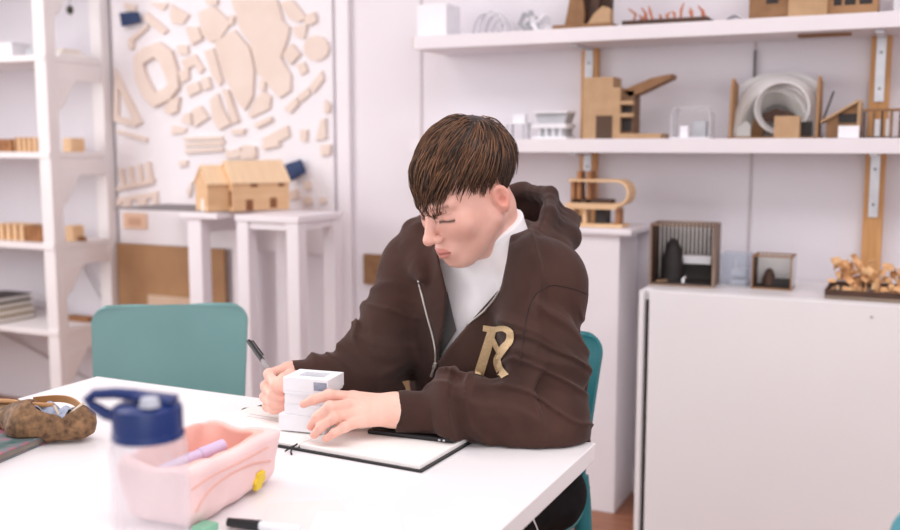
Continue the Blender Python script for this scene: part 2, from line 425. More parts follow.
# ---------------------------------------------------------------- relief map on the wall
mt = thing('relief_map', 'large white relief map with pale card buildings behind the stands', 'map', (-3.3, 3.36, .95))
X0, X1 = -3.30, -2.115
MB().box((.042, 0, 0-.15), (X1-X0, .018, 1.35), .002).build('panel', MAPW, mt)
K = 3.312
def up(pts): return [(100+x/K, y/K) for x, y in pts]
K2 = 3.116
def lowp(pts): return [(100+x/K2, 140+y/K2) for x, y in pts]
def wallpt(p):
    w = at_y(p[0], p[1], 3.36); return (w[0]+3.3, w[2]-.95)
polys = [up(q) for q in (
 [(440,0),(590,0),(610,70),(632,92),(622,140),(602,190),(636,250),(635,300),(600,325),(560,280),(525,240),(515,190),(500,140),(470,100)],
 [(330,40),(380,20),(440,75),(400,130),(370,140),(340,110)],
 [(385,140),(450,100),(500,160),(515,230),(510,320),(485,365),(455,330),(420,260),(400,200)],
 [(720+42*math.cos(a*PI/6), 160+42*math.sin(a*PI/6)) for a in range(12)],
 [(690,50),(715,40),(722,70),(700,85),(680,75)], [(600,10),(640,0),(690,60),(660,75),(630,60)], [(645,90),(690,80),(680,130),(650,120)],
 [(610,180),(640,145),(668,180),(635,215)], [(655,215),(680,205),(692,235),(670,250)],
 [(615,360),(650,325),(665,340),(635,375)], [(655,320),(690,292),(702,310),(670,338)], [(695,288),(738,235),(745,262),(712,308)],
 [(545,300),(570,320),(565,360),(505,390),(495,380),(520,330)], [(515,410),(570,385),(575,400),(525,425)],
 [(540,460),(625,415),(632,450),(560,490)], [(668,430),(690,428),(688,470),(668,465)],
 [(370,330),(395,310),(410,360),(440,410),(400,430),(380,400)], [(412,295),(430,300),(465,400),(445,410)],
 [(310,365),(340,350),(365,390),(320,420)], [(280,380),(305,372),(308,415),(275,405)],
 [(240,330),(270,320),(262,370),(240,380),(215,365)], [(245,415),(290,425),(285,440),(240,445)], [(440,430),(485,425),(480,445),(445,445)],
 [(280,455),(410,450),(410,462),(285,466)], [(290,475),(408,470),(408,482),(290,486)], [(300,495),(405,490),(405,502),(300,506)],
 [(275,200),(320,180),(350,230),(335,245),(318,215),(285,235)], [(290,90),(330,90),(345,130),(310,150)], [(350,170),(380,160),(410,270),(400,285),(375,250)],
 [(290,285),(330,270),(340,300),(300,320)], [(340,260),(365,255),(375,290),(350,300)], [(260,150),(295,150),(298,180),(268,182)],
 [(160,40),(230,100),(215,115),(150,65)], [(170,10),(230,12),(215,35),(200,30)], [(240,15),(300,50),(280,80),(245,78),(235,50)], [(85,10),(125,15),(122,38),(90,36)],
 [(100,130),(160,80),(165,92),(115,138),(118,160),(104,165)], [(60,430),(160,455),(160,470),(60,440)],
 [(535,265),(552,268),(550,300),(532,298)], [(265,240),(298,225),(300,262),(275,275)],
 [(735,400),(750,390),(752,460),(720,465)], [(750,330),(765,345),(765,370),(748,375)], [(738,480),(768,478),(768,512),(738,512)],
 [(355,0),(395,0),(392,18),(360,15)], [(495,55),(512,52),(505,85),(485,95)], [(432,50),(450,55),(445,85),(435,80)],
 [(420,500),(450,495),(455,522),(425,526)], [(480,480),(520,485),(515,525),(470,525)],
)] + [lowp(q) for q in (
 [(55,148),(172,118),(172,135),(55,158)], [(55,200),(60,180),(182,160),(182,205),(172,205),(170,180),(150,182),(148,205),(125,208),(122,185),(100,188),(98,208),(78,210),(74,190),(66,205)],
 [(65,90),(78,86),(84,145),(72,148)], [(92,84),(105,80),(112,138),(100,141)], [(120,78),(132,74),(140,130),(128,133)], [(148,70),(160,66),(168,122),(156,125)],
 [(250,65),(275,62),(276,80),(252,84)], [(275,160),(290,130),(292,150),(282,180)],
 [(590,160),(620,152),(625,180),(596,188)], [(640,130),(658,125),(662,150),(645,155)], [(640,180),(662,175),(665,198),(640,202)], [(690,180),(705,176),(708,196),(690,198)],
 [(510,15),(560,0),(566,18),(515,30)], [(268,10),(390,0),(392,10),(270,22)], [(270,30),(388,22),(388,34),(272,42)], [(420,40),(440,22),(446,48),(426,58)], [(455,35),(490,25),(492,52),(462,60)],
 [(690,20),(720,15),(722,45),(695,50)])]
bl = MB()
for q in polys:
    bl.prism([wallpt(p) for p in q], 'y', -.010-random.random()*.006, -.0005)
# the oval stadium ring with its open middle, and the triangle court
bl.prism([wallpt(p) for p in up([(120,190),(150,160),(205,140),(245,170),(265,240),(268,290),(240,330),(185,355),(150,320),(125,260)])], 'y', -.02, -.0005,
         hole=[wallpt(p) for p in up([(150,215),(160,205),(188,190),(205,205),(222,240),(235,280),(218,295),(190,308),(172,275),(158,245)])])
bl.prism([wallpt(p) for p in up([(55,225),(145,405),(120,420),(52,400)])], 'y', -.014, -.0005, hole=[wallpt(p) for p in up([(66,290),(112,392),(105,396),(66,384)])])
bl.build('card_buildings', MAPC, mt)
for q in (up([(80,45),(138,42),(146,75),(88,90)]), lowp([(583,78),(635,60),(650,100),(602,130)])):
    MB().prism([wallpt(p) for p in q], 'y', -.03, -.0165).build('navy_block', NAVYCARD, mt)['label'] = 'dark navy square block'
tg = MB().box((-3.225, 3.352, .868), (-3.09, 3.3585, .938), .001).build('map_plate', mat('tan_plate', srgb(228,190,162), srgb(234,200,174), rough=.6))
tag(tg, 'small tan plate on the map, just under the grey base board', 'plate')
tgi = MB().box((-3.195, 3.3505, .885), (-3.12, 3.3517, .918)).build('inset', mat('plate_inset', srgb(204,160,132), srgb(214,172,146), rough=.6, scale=40), tg)
kb = MB().box((-3.262, 3.343, .0), (-2.66, 3.358, .80), .001).build('kraft_board', KRAFT_B)
tag(kb, 'large brown kraft board standing behind the stand legs', 'board')
pb = MB().box((-3.07, 3.32, .0), (-2.80, 3.3415, .58), .002).build('pale_board', mat('pale_tan', srgb(206,178,152), srgb(214,188,164), rough=.8))
tag(pb, 'pale tan board leaning low before the brown kraft board', 'board')
pq = MB().box((-1.985, YW-.02, .69), (-1.90, YW+.002, .81), .002).build('cork_plaque', KRAFT_D)
tag(pq, 'small brown plaque on the wall by the seated person\'s shoulder', 'plaque')
# ================================================================ architectural models on shelf, plinth and cabinet
ZU, ZL, ZC, ZP = 1.6175, 1.2605, .8005, .9685
def span(px0, px1, py, y):
    a = at_y(px0, py, y); b = at_y(px1, py, y); return a[0], b[0]
def hz(px, py, y): return at_y(px, py, y)[2]
# --- upper shelf
x0, x1 = span(417, 450, 20, 3.16)
c = MB().box((x0, 3.16, ZU), (x0+.115, 3.275, ZU+.112), .002).build('paper_cube', CARD_WHITE)
tag(c, 'plain white paper cube at the end of the upper shelf', 'paper cube')
t = thing('curved_shell_model', 'small white ribbed shell model beside the paper cube', 'model', (-1.36, 3.22, ZU))
for i in range(5):
    MB().grid(lambda u, v, i=i: ((.055-.004*i)*math.cos(PI*u)+.012*i-.02, -.04+.02*i+.016*v, (.085-.012*abs(i-1))*math.sin(PI*u)), 14, 2, .003).build('shell_rib', CARD_WHITE if i % 2 else mat('milky_card', srgb(220,220,226), rough=.5), t)
t = thing('folded_paper_model', 'small white model of tangled folded paper strips on the upper shelf', 'model', (-1.215, 3.22, ZU))
rr = random.Random(4)
MB().box((-.05, -.035, 0), (.05, .035, .004)).build('base', CARD_WHITE, t)
for i in range(11):
    a = rr.random()*6.28; r = .035*rr.random(); x, y = r*math.cos(a), r*math.sin(a)
    p = [(x, y, .005), (x+rr.uniform(-.03, .03), y+rr.uniform(-.02, .02), .03), (x+rr.uniform(-.03, .03), y+rr.uniform(-.02, .02), .05+.03*rr.random())]
    MB().grid(lambda u, v, p=p: Vector(p[0]).lerp(Vector(p[1]), min(1, 2*u)).lerp(Vector(p[2]), max(0, 2*u-1))+Vector((.016*v, .006*v, 0)), 4, 1, .0015).build('paper_strip', CARD_WHITE if i % 3 else mat('silver_paper', srgb(165,168,172), rough=.4), t)
t = thing('brown_tower_model', 'dark brown cut card tower model standing on the upper shelf', 'model', (-1.01, 3.22, ZU))
MB().box((-.115, -.075, 0), (.085, .06, .014), .001).build('base', KRAFT_D, t)
MB().prism([(-.09, .0142), (-.025, .0142), (-.02, .05), (-.032, .12), (-.02, .2), (-.075, .2), (-.07, .12), (-.08, .06)], 'y', -.03, -.012).build('cut_panel', KRAFT_D, t)
MB().prism([(-.02, .0142), (.03, .0142), (.022, .07), (.04, .2), (-.005, .2), (-.002, .1)], 'y', -.012, .01).build('cut_panel', BROWN, t)
MB().prism([(.0, .0142), (.075, .0142), (.075, .06), (.05, .07), (.02, .045)], 'y', -.06, -.02).build('rock_block', KRAFT, t)
MB().box((-.06, .012, .0142), (.06, .03, .2)).build('rear_panel', BROWN, t)
t = thing('garden_tray_model', 'flat brown tray model with orange twig trees on the upper shelf', 'model', (-.755, 3.2, ZU))
MB().box((-.135, -.06, 0), (.135, .06, .016), .002).build('tray', BROWN, t)
for i in range(14):
    x = -.12+.0185*i; h = .02+.028*rr.random(); y = rr.uniform(-.04, .04)
    MB().tube([(x, y, .0162), (x+rr.uniform(-.01, .01), y, .0162+h*.6), (x+rr.uniform(-.016, .016), y, .0162+h)], [.004, .005, .002], 6).build('twig', mat('rust_card', srgb(190,110,80), srgb(206,134,100), rough=.7), t)
t = thing('folded_sheet', 'small folded pale blue white sheet beside the twig tray', 'paper', (-.545, 3.18, ZU))
MB().grid(lambda u, v: (-.03+.06*u, -.02+.05*v, .002+.018*math.sin(PI*u)*(1-.3*v)), 8, 2, .001).build('sheet', CARD_WHITE, t)
t = thing('cardboard_villa_model', 'wide cardboard villa model with dark windows on the upper shelf', 'model', (-.50, 3.16, ZU))
MB().box((0, 0, 0), (.115, .13, .15), .001).build('block', KRAFT_D, t)
MB().box((.115, -.01, 0), (.225, .13, .14), .001).build('block', KRAFT, t)
MB().box((.225, .012, 0), (.36, .13, .16), .001).build('block', KRAFT_B, t)
for a, b in ((.05, .085), (.24, .262), (.27, .30), (.31, .345)):
    MB().box((a, -.001 if a < .1 else .0105, .03 if a > .1 else .045), (b, .004 if a < .1 else .016, .12), 0).build('window', BLACKISH, t)
t = thing('pale_post_model', 'pale card model with dark posts beside the upright on the upper shelf', 'model', (-.12, 3.17, ZU))
MB().box((0, 0, 0), (.2, .12, .006)).build('base', CARD_WHITE, t)
MB().box((.02, .06, .0062), (.18, .07, .13)).build('back_sheet', CARD_WHITE, t)
for x in (.05, .11, .165): MB().box((x, .03, .0062), (x+.007, .037, .12)).build('post', BLACKISH, t)
# --- lower shelf
t = thing('low_white_block', 'low pale card block on the lower shelf just behind the hair', 'model', (-1.40, 3.22, ZL))
MB().box((-.055, -.04, 0), (.055, .04, .045), .002).build('block', CARD_WHITE, t)
MB().box((-.05, -.035, .0452), (.02, .035, .06), .002).build('upper_block', CARD_WHITE, t)
t = thing('white_frame_model', 'tiny white open frame model left of the two-storey white one', 'model', (-1.27, 3.21, ZL))
for x, y in ((-.03, -.025), (.03, -.025), (-.03, .025), (.03, .025)): MB().box((x-.003, y-.003, 0), (x+.003, y+.003, .05)).build('post', CARD_GREY, t)
MB().box((-.042, -.032, .0502), (.042, .032, .055)).build('slab', CARD_WHITE, t)
MB().box((-.015, -.012, .0552), (.03, .012, .085)).build('upper_block', CARD_WHITE, t)
t = thing('two_storey_white_model', 'white two-storey card model with open grey fronts', 'model', (-1.135, 3.2, ZL))
MB().box((-.06, -.05, 0), (.06, .05, .008)).build('slab', CARD_WHITE, t)
MB().box((-.045, -.035, .0082), (.05, .05, .034)).build('storey', CARD_GREY, t)
MB().box((-.06, -.052, .0342), (.06, .05, .05), .001).build('slab', CARD_WHITE, t)
MB().prism([(-.045, .0502), (.045, .0502), (.058, .085), (-.058, .085)], 'y', -.03, .05).build('storey', CARD_GREY, t)
MB().box((-.06, -.045, .0852), (.06, .05, .092), .001).build('roof', CARD_WHITE, t)
for x in (-.04, -.015, .01, .035): MB().box((x, -.046, .0082), (x+.006, -.04, .034)).build('pier', CARD_WHITE, t)
# cardboard tower house with ramp
xa, xb = span(583, 660, 120, 3.17)
t = thing('stepped_cardboard_house', 'brown cardboard house with stepped tower and raised ramp', 'model', (xa, 3.17, ZL))
MB().prism([(0, 0), (.125, 0), (.125, .165), (.10, .165), (.10, .2), (0, .2)], 'y', 0, .1).build('tower', KRAFT, t)
MB().box((.045, -.0015, 0), (.10, .004, .075)).build('doorway', mat('door_brown', srgb(84,62,46), rough=.7), t)
MB().box((.1252, .02, 0), (.165, .1, .155)).build('side_wing', mat('wing_brown', srgb(120,90,66), rough=.7), t)
for z in (.07, .11): MB().box((.1252, .0, z), (.168, .0195, z+.012)).build('ledge', KRAFT, t)
MB().box((.1256, .0185, .024), (.16, .0198, .065)).build('window', BLACKISH, t)
MB().box((.1256, .0185, .085), (.16, .0198, .105)).build('window', BLACKISH, t)
MB().box((.126, -.02, 0), (.265, .095, .016), .001).build('base_step', KRAFT, t)
MB().prism([(.127, .158), (.225, .195), (.285, .205), (.285, .192), (.19, .15), (.15, .135)], 'y', .02, .095).build('ramp', KRAFT_D, t)
# clear dome
CLEAR = clear_mat('clear_plastic', (.92, .93, .96), .55, .1)
xa, xb = span(673, 712, 125, 3.19)
t = thing('clear_dome_model', 'clear plastic dome box with white blocks between cardboard house and arch', 'model', ((xa+xb)/2, 3.2, ZL))
W2 = (xb-xa)/2
MB().box((-W2, -.05, 0), (W2, .05, .004), .001).build('base', CARD_WHITE, t)
MB().grid(lambda u, v: (W2*.97*max(-1, min(1, 1.35*math.cos(PI*u))), -.045+.09*v, .0042+.092*min(1, 1.25*math.sin(PI*u))), 24, 1, .002).build('shell', CLEAR, t)
MB().box((-.035, -.03, .0042), (-.01, -.005, .04)).build('white_block', CARD_WHITE, t)
MB().box((.0, .0, .0042), (.04, .035, .055)).build('white_block', CARD_GREY, t)
# big arch model
xa, xb = span(729, 821, 100, 3.2)
t = thing('arch_pavilion_model', 'large grey arch model between two pointed brown card sides', 'model', ((xa+xb)/2, 3.2, ZL))
W2 = (xb-xa)/2
MB().box((-W2, -.012, 0), (W2, .12, .005), .001).build('base', KRAFT_D, t)
for s_ in (-1, 1):
    MB().prism([(-.012, .0052), (.1, .0052), (.1, .17), (.02, .188), (-.005, .15)], 'x', s_*(W2-.008)-.004, s_*(W2-.008)+.004).build('side_panel', KRAFT_B, t)
AG = mat('arch_grey', srgb(224,222,222), srgb(232,230,230), rough=.5); AG2 = mat('arch_grey_dark', srgb(178,176,172), srgb(190,188,184), rough=.5)
# pale vault leaning back, with a straight-sided outer edge
def vault(u, v):
    a = PI*u; r = .126-.034*v
    return (r*math.cos(a)*(1 if v > .3 else 1.04), .02+.075*(1-v)*abs(math.sin(a))**.5, .0055+(r*1.62-.01)*math.sin(a)**(.75 if v < .5 else .9))
MB().grid(vault, 36, 5, .003).build('arch_shell', AG, t)
MB().grid(lambda u, v: ((.098-.03*v)*math.cos(PI*u), .014+.05*v, .0055+(.150-.05*v)*math.sin(PI*u)), 32, 3, .003).build('inner_arch', AG2, t)
MB().grid(lambda u, v: (-.118+.236*u, .108, .0055+.20*v*(1-.18*abs(2*u-1)**3)), 20, 6, .003).build('back_sheet', AG, t)
MB().grid(lambda u, v: (.024+(.080-.010*v)*math.cos(2*PI*u), -.004+.04*v, .092+(.078-.010*v)*math.sin(2*PI*u)), 44, 3, .003).build('ring_shell', AG, t)
MB().prism([(-.075, .006), (-.04, .006), (-.02, .075), (-.075, .06)], 'y', .05, .07).build('inner_block', KRAFT_D, t)
MB().prism([(-.05, .07), (.0, .095), (.055, .075), (.055, .05), (-.05, .05)], 'y', .045, .06).build('inner_roof', BROWN, t)
MB().prism([(-.108, .0055), (-.066, .0055), (-.066, .04), (-.08, .055), (-.108, .03)], 'y', -.008, -.002).build('foot_panel', AG2, t)
MB().box((.082, -.008, .0055), (.112, .02, .05)).build('dark_block', BLACKISH, t)
xa, xb = span(774, 800, 125, 3.135)
c = MB().box((xa, 3.137, ZL), (xb-.002, 3.181, ZL+.066), .001).build('cardboard_cube', KRAFT)
c.modifiers.clear()
tag(c, 'small plain cardboard cube in front of the grey arch model', 'cardboard cube')
# gabled kraft house
xa, xb = span(822, 861, 120, 3.19)
W = xb-xa
t = thing('sloped_roof_model', 'brown card house with one steep sloping roof beside the arch', 'model', (xa, 3.18, ZL))
MB().prism([(.012, .0002), (W, .0002), (W, .105), (.012, .055)], 'y', .02, .09).build('house_body', KRAFT_D, t)
MB().box((W*.42, .0185, .045), (W*.92, .0198, .072)).build('window', BLACKISH, t)
MB().prism([(-.004, .052), (W-.012, .112), (W-.012, .104), (-.004, .044)], 'y', .005, .1).build('roof', KRAFT, t)
MB().box((W-.011, .01, .0002), (W+.0, .0195, .113)).build('end_post', KRAFT, t)
MB().box((W*.45, -.02, .0002), (W*.98, .012, .036), .001).build('white_annex', CARD_WHITE, t)
MB().tube([(.0, .03, .05), (.028, .03, .14)], .003, 6).build('stick', BLACKISH, t)
# lattice fence
xa, xb = span(863, 912, 120, 3.17)
t = thing('lattice_model', 'dark timber lattice frame model at the right of the lower shelf', 'model', (xa, 3.17, ZL))
W = .30
MB().box((0, 0, 0), (W, .07, .004)).build('base', BROWN, t)
for i in range(13):
    x = i*W/12.4
    MB().box((x, 0, .0042), (x+.006, .006, .078)).build('slat', KRAFT_D if i % 2 else BROWN, t)
    if i % 2: MB().box((x, .055, .0042), (x+.006, .061, .078)).build('slat', BROWN, t)
MB().box((0, -.001, .0782), (W, .007, .085)).build('top_rail', KRAFT_D, t)
MB().box((0, .054, .0782), (W, .062, .085)).build('top_rail', KRAFT_D, t)
for x in (.032, .062, .13): MB().box((x, .012, .0042), (x+.016, .018, .055)).build('white_card', CARD_WHITE, t)
# --- plinth: bent plywood model
t = thing('bent_plywood_model', 'light plywood model with rounded loop end standing on the plinth', 'model', (-.975, 3.2, ZP))
t.scale = (.84, .9, .88)
MB().box((-.12, -.05, 0), (.115, .05, .012), .001).build('base', PLY, t)
def loop(z0, z1, xr):
    r = (z1-z0)/2
    pts = [(-.11, z1), (xr-r, z1)] + [(xr-r+r*math.sin(a), z0+r+r*math.cos(a)) for a in np.linspace(0.2, PI-.2, 12)] + [(xr-r, z0), (-.12, z0)]
    return pts
P_ = loop(.085, .175, .135)
def ribbon(pts, y0, y1, th):
    m = MB()
    n = len(pts)
    def fn(u, v):
        s = u*(n-1); i = min(int(s), n-2); f = s-i
        x = pts[i][0]*(1-f)+pts[i+1][0]*f; z = pts[i][1]*(1-f)+pts[i+1][1]*f
        return (x, y0+(y1-y0)*v, z)
    return m.grid(fn, (n-1)*2, 1, th)
ribbon(P_, -.05, .045, .009).build('bent_band', PLY, t)
MB().box((-.12, -.05, .068), (.09, .045, .0795), .001).build('deck', PLY, t)
for x, z0, z1, m in ((-.105, .0122, .0678, PLY), (.08, .0122, .0678, PLY_D), (-.105, .09, .169, PLY_D), (-.055, .0122, .0678, PLY), (-.04, .09, .21, PLY_D), (-.08, .09, .21, PLY_D)):
    MB().box((x, -.03, z0), (x+.016, .03, z1)).build('post', m, t)
MB().box((-.005, -.02, .0122), (.04, .04, .0678)).build('dark_block', BLACKISH, t)
MB().box((-.11, -.03, .0122), (-.07, .04, .035)).build('dark_block', BROWN, t)
MB().box((-.10, -.03, .09), (.06, .035, .104)).build('dark_block', BROWN, t)
# --- cabinet top: two caged boxes, clear box, shavings tray
CAGE_W = mat('cage_wire', srgb(214,210,206), srgb(226,222,218), rough=.4)
FRAME = mat('cage_frame', srgb(120,96,80), srgb(150,126,108), rough=.55)
def cage(name, lab, loc, rz, W, D, H, n, big):
    t = thing(name, lab, 'model', loc, rz, 'caged box models on the cabinet')
    e = .004*H/.2+.0025
    m = FRAME if big else KRAFT_D
    MB().box((0, 0, 0), (W, D, e), .001).build('floor_plate', m, t)
    MB().box((0, 0, H-e), (W, .012, H), .001).box((0, D-.006, H-e), (W, D, H), .001).box((0, .012, H-e), (.006, D-.006, H)).box((W-.006, .012, H-e), (W, D-.006, H)).build('top_frame', m, t)
    MB().box((0, 0, e+.0002), (e*.8, D, H-e-.0002)).build('side_plate', BROWN, t)
    MB().box((W-e*.5, 0, e+.0002), (W, D, H-e-.0002)).build('side_plate', FRAME if big else CLEAR, t)
    f = MB().box((0, -.004, 0), (W, -.0002, e)).box((0, -.004, H-e), (W, -.0002, H)).box((0, -.004, e), (e, -.0002, H-e)).box((W-e, -.004, e), (W, -.0002, H-e))
    f.build('front_frame', m, t)
    MB().box((e, .002, e+.0003), (W-e, D-.01, e+.003)).build('dark_floor', BLACKISH, t)
    for i in range(n):
        x = e*1.6+(W-3.2*e)*i/(n-1)
        MB().box((x-.0024, D-.012, H*.34 if big and x > W*.35 else e+.003), (x+.0024, D-.009, H-e-.0003)).build('bar', CAGE_W, t)
    MB().box((e*.8, D-.006, e), (W-e*.5, D-.0005, H-e)).build('back_sheet', mat('cage_back', srgb(70,64,64), srgb(80,74,72), rough=.7) if big else CARD_WHITE, t)
    return t, e
xa, xb = span(652, 716, 285, 3.05)
t, e = cage('caged_box_model', 'large caged box model with dark mound on the cabinet', (xa-.012, 3.06, ZC), .05, .200, .13, .195, 15, True)
def mound(cx, cy, z, w, h, m, par, name='mound'):
    MB().lathe([(w*.5, 0), (w*.47, h*.3), (w*.4, h*.6), (w*.28, h*.86), (w*.12, h*.98), (.0001, h)], 14, (cx, cy, z)).build(name, m, par, True)
mound(.060, .075, e+.0033, .075, .135, BLACKISH, t)
MB().box((.085, .085, .062), (.178, .112, .088), .004).build('white_bench', CARD_WHITE, t)
MB().prism([(.02, .012), (.032, .012), (.10, .112), (.09, .112)], 'z', e+.0033, e+.008).build('path_strip', KRAFT, t)
MB().prism([(.098, e+.0033), (.108, e+.0033), (.106, .02), (.112, .032), (.10, .024)], 'y', .016, .022).build('white_figure', CARD_WHITE, t)
xa, xb = span(724, 748, 270, 3.12)
t = thing('clear_box_model', 'clear acrylic box with white step inside, between the two cages', 'model', (xa-.016, 3.15, ZC))
W = xb-xa+.012
MB().box((0, 0, 0), (W, .1, .003)).build('base', CLEAR, t)
MB().box((0, 0, .0032), (W, .002, .1)).box((0, .098, .0032), (W, .1, .1)).box((0, .002, .0032), (.002, .098, .1)).box((W-.002, .002, .0032), (W, .098, .1)).build('walls', clear_mat('blue_clear', (.82, .86, .92), .86, .1), t)
MB().box((.03, .02, .0032), (.075, .08, .018)).box((.03, .02, .03), (.075, .08, .048)).box((.034, .06, .048), (.04, .08, .08)).build('white_step', CARD_WHITE, t)
xa, xb = span(755, 789, 270, 3.1)
t, e = cage('caged_box_model', 'small caged box model with brown side beside the clear box', (xa-.012, 3.12, ZC), -.02, .118, .09, .104, 13, False)
mound(.045, .045, e+.0033, .042, .052, BROWN, t)
MB().box((.05, .03, e+.0033), (.11, .05, .03)).build('dark_block', BLACKISH, t)
t = thing('shavings_tray_model', 'brown tray model heaped with curled wood shavings on the cabinet', 'model', (-.235, 3.0, ZC))
MB().box((0, 0, 0), (.48, .22, .010), .001).build('tray', mat('tray_grey', srgb(128,112,98), srgb(144,126,110), rough=.6), t)
MB().box((0, 0, .0102), (.48, .006, .026)).box((0, .214, .0102), (.48, .22, .026)).box((0, .006, .0102), (.006, .214, .026)).build('rim', BROWN, t)
rr = random.Random(12)
SH = mat('wood_shaving', srgb(224,170,116), srgb(240,200,150), rough=.6, scale=30)
for k in range(98):
    c_ = ((.045, .045), (.065, .09), (.115, .06), (.160, .055), (.20, .06))[k % 5]
    hh = (.095, .10, .07, .07, .065)[k % 5]
    cx, cy = rr.gauss(c_[0], .014), rr.gauss(c_[1], .02); cz = .018+hh*rr.random()
    if k % 17 == 0: cz = .02
    R = .008+.012*rr.random(); tw = rr.uniform(.8, 2.6); a0 = rr.random()*6.28; w_ = .011+.016*rr.random()
    rot = Matrix.Rotation(rr.random()*6.28, 3, 'Z') @ Matrix.Rotation(rr.random()*3, 3, 'X')
    def fn(u, v, R=R, tw=tw, a0=a0, w_=w_, rot=rot, cx=cx, cy=cy, cz=cz):
        a = a0+tw*u; q = rot @ Vector((R*(1+.5*u)*math.cos(a), R*(1+.5*u)*math.sin(a), w_*(v-.5)))
        return (cx+q.x, max(.008, cy+q.y), max(.012, cz+q.z))
    MB().grid(fn, 8, 1, .0012).build('shaving', SH, t, True)
for i in range(7):
    x = .235+.028*i
    MB().box((x, .03, .0103), (x+.016, .036, .05+.01*(i % 2))).build('card_slab', (CARD_WHITE, NAVYCARD, CARD_GREY)[i % 3], t)

# ================================================================ plywood house on the high stands
t = thing('plywood_house_model', 'plywood house model with two gabled roofs on the white stands', 'model', (-2.388, 2.94, .9896), math.radians(60))
t.scale = (.82, .72, .86)
HW = mat('house_ply', srgb(222,180,136), srgb(232,194,152), rough=.6, scale=8, stretch=(1, 1, 5))
HR = mat('house_roof', srgb(240,208,168), srgb(246,218,182), rough=.55, scale=8, stretch=(6, 1, 1))
WD = mat('house_dark', srgb(138,90,58), rough=.8)
def gable(x0, x1, y0, y1, hw, hr, front_door, ridge):
    # ridge 'x': slopes face front and back
    if ridge == 'x':
        b = MB().prism([(y0, 0), (y1, 0), (y1, hw), ((y0+y1)/2, hr), (y0, hw)], 'x', x0, x1)
    b.build('house_body', HW, t)
    for s_ in (0, 1):
        ya, yb = ((y0-.012, (y0+y1)/2), (y1+.012, (y0+y1)/2))[s_]
        zz = hw-.012*(hr-hw)/((y1-y0)/2)
        MB().prism([(ya, zz+.001), (yb, hr+.001), (yb, hr+.008), (ya, zz+.008)], 'x', x0-.006, x1+.006).build('roof_slope', HR, t)
gable(.10, .385, 0, .2, .13, .215, None, 'x')
gable(.0, .0998, .06, .235, .125, .195, None, 'x')
for a, b, z0, z1, y in ((.165, .20, .0, .05, -.0015), (.285, .32, .01, .055, -.0015), (.19, .225, .105, .122, -.0015), (.33, .36, .105, .122, -.0015)):
    MB().box((a, y, z0), (b, .003, z1)).build('window' if z0 > .005 else 'doorway', WD, t)
MB().prism([(.13+.022*math.cos(a), max(.0002, .035+.022*math.sin(a))) for a in np.linspace(0, PI, 9)]+[(.108, .0002), (.152, .0002)], 'x', -.0025, -.0005).build('doorway', mat('arch_white', srgb(236,226,216), rough=.7), t)
MB().box((.098, .012, .02), (.0996, .045, .09)).build('window', WD, t)
# ================================================================ small things in the shelf rack
def rack_item(name, lab, cat, x, y, z, W, D, H, m, group=None, extra=None):
    t = thing(name, lab, cat, (x, y, z), 0, group)
    MB().box((0, 0, 0), (W, D, H), .002).build('block', m, t)
    if extra: extra(t, W, D, H)
    return t
def windows(t, W, D, H):
    for k in range(2): MB().box((W*(.2+.4*k), -.0012, H*.3), (W*(.4+.4*k), .002, H*.7)).build('window', WD, t)
def slats(t, W, D, H):
    for k in range(4): MB().box((W*(.08+.24*k), -.004, 0), (W*(.15+.24*k), -.0003, H)).build('slat', PLY_D, t)
Z1, Z2, Z3, Z4 = 1.6105, 1.2105, .8255, .4555
rack_item('white_box', 'small white box on the top rack shelf by the frame edge', 'box', -3.62, 3.05, Z1, .10, .1, .055, CARD_WHITE, extra=lambda t, W, D, H: MB().box((-.002, -.002, H+.0002), (W+.002, D+.002, H+.008)).build('lid', CARD_WHITE, t))
t = thing('paper_bird_model', 'grey folded paper form beside the white box on the top rack shelf', 'model', (-3.46, 3.08, Z1))
MB().prism([(-.02, 0), (.05, 0), (.085, .07), (.03, .045), (-.01, .03)], 'y', 0, .004).build('folded_sheet', CARD_GREY, t)
MB().prism([(.0, 0), (.06, 0), (.04, .06)], 'y', .02, .024).build('folded_sheet', mat('olive_card', srgb(120,118,100), rough=.7), t)
t = thing('pale_timber_slab', 'pale timber slab lying behind the front post on the top rack shelf', 'block', (-3.355, 3.12, Z1))
MB().box((0, 0, 0), (.30-.28+.02, .16, .022), .002).build('slab', PAPER, t)
MB().box((.0, .02, .0222), (.035, .12, .036), .002).build('upper_slab', mat('cream_card', srgb(232,222,208), rough=.7), t)
rack_item('timber_house_model', 'darkest plywood house model on the middle rack shelf', 'model', -3.66, 3.06, Z2, .095, .08, .055, PLY_D, 'little houses in the rack', windows)
rack_item('timber_house_model', 'wider light plywood house model at the middle rack shelf centre', 'model', -3.545, 3.06, Z2, .125, .08, .062, PLY, 'little houses in the rack', slats)
rack_item('timber_house_model', 'plywood cube house seen past the post on the middle rack shelf', 'model', -3.345, 3.14, Z2, .055, .07, .058, PLY, 'little houses in the rack')
rack_item('timber_row_model', 'long light plywood row model on the third rack shelf', 'model', -3.68, 3.05, Z3, .17, .1, .07, PLY, None, slats)
rack_item('timber_hall_model', 'brown plywood hall model touching the row model', 'model', -3.505, 3.05, Z3, .12, .09, .066, PLY_D, None, slats)
rack_item('timber_gate_model', 'pale plywood gate model past the post on the third rack shelf', 'model', -3.345, 3.13, Z3, .05, .06, .066, PLY, None, lambda t, W, D, H: [MB().box((W+.004+.011*k, .02, 0), (W+.008+.011*k, .03, .02)).build('peg', PLY_D, t) for k in range(4)])
rr = random.Random(5)
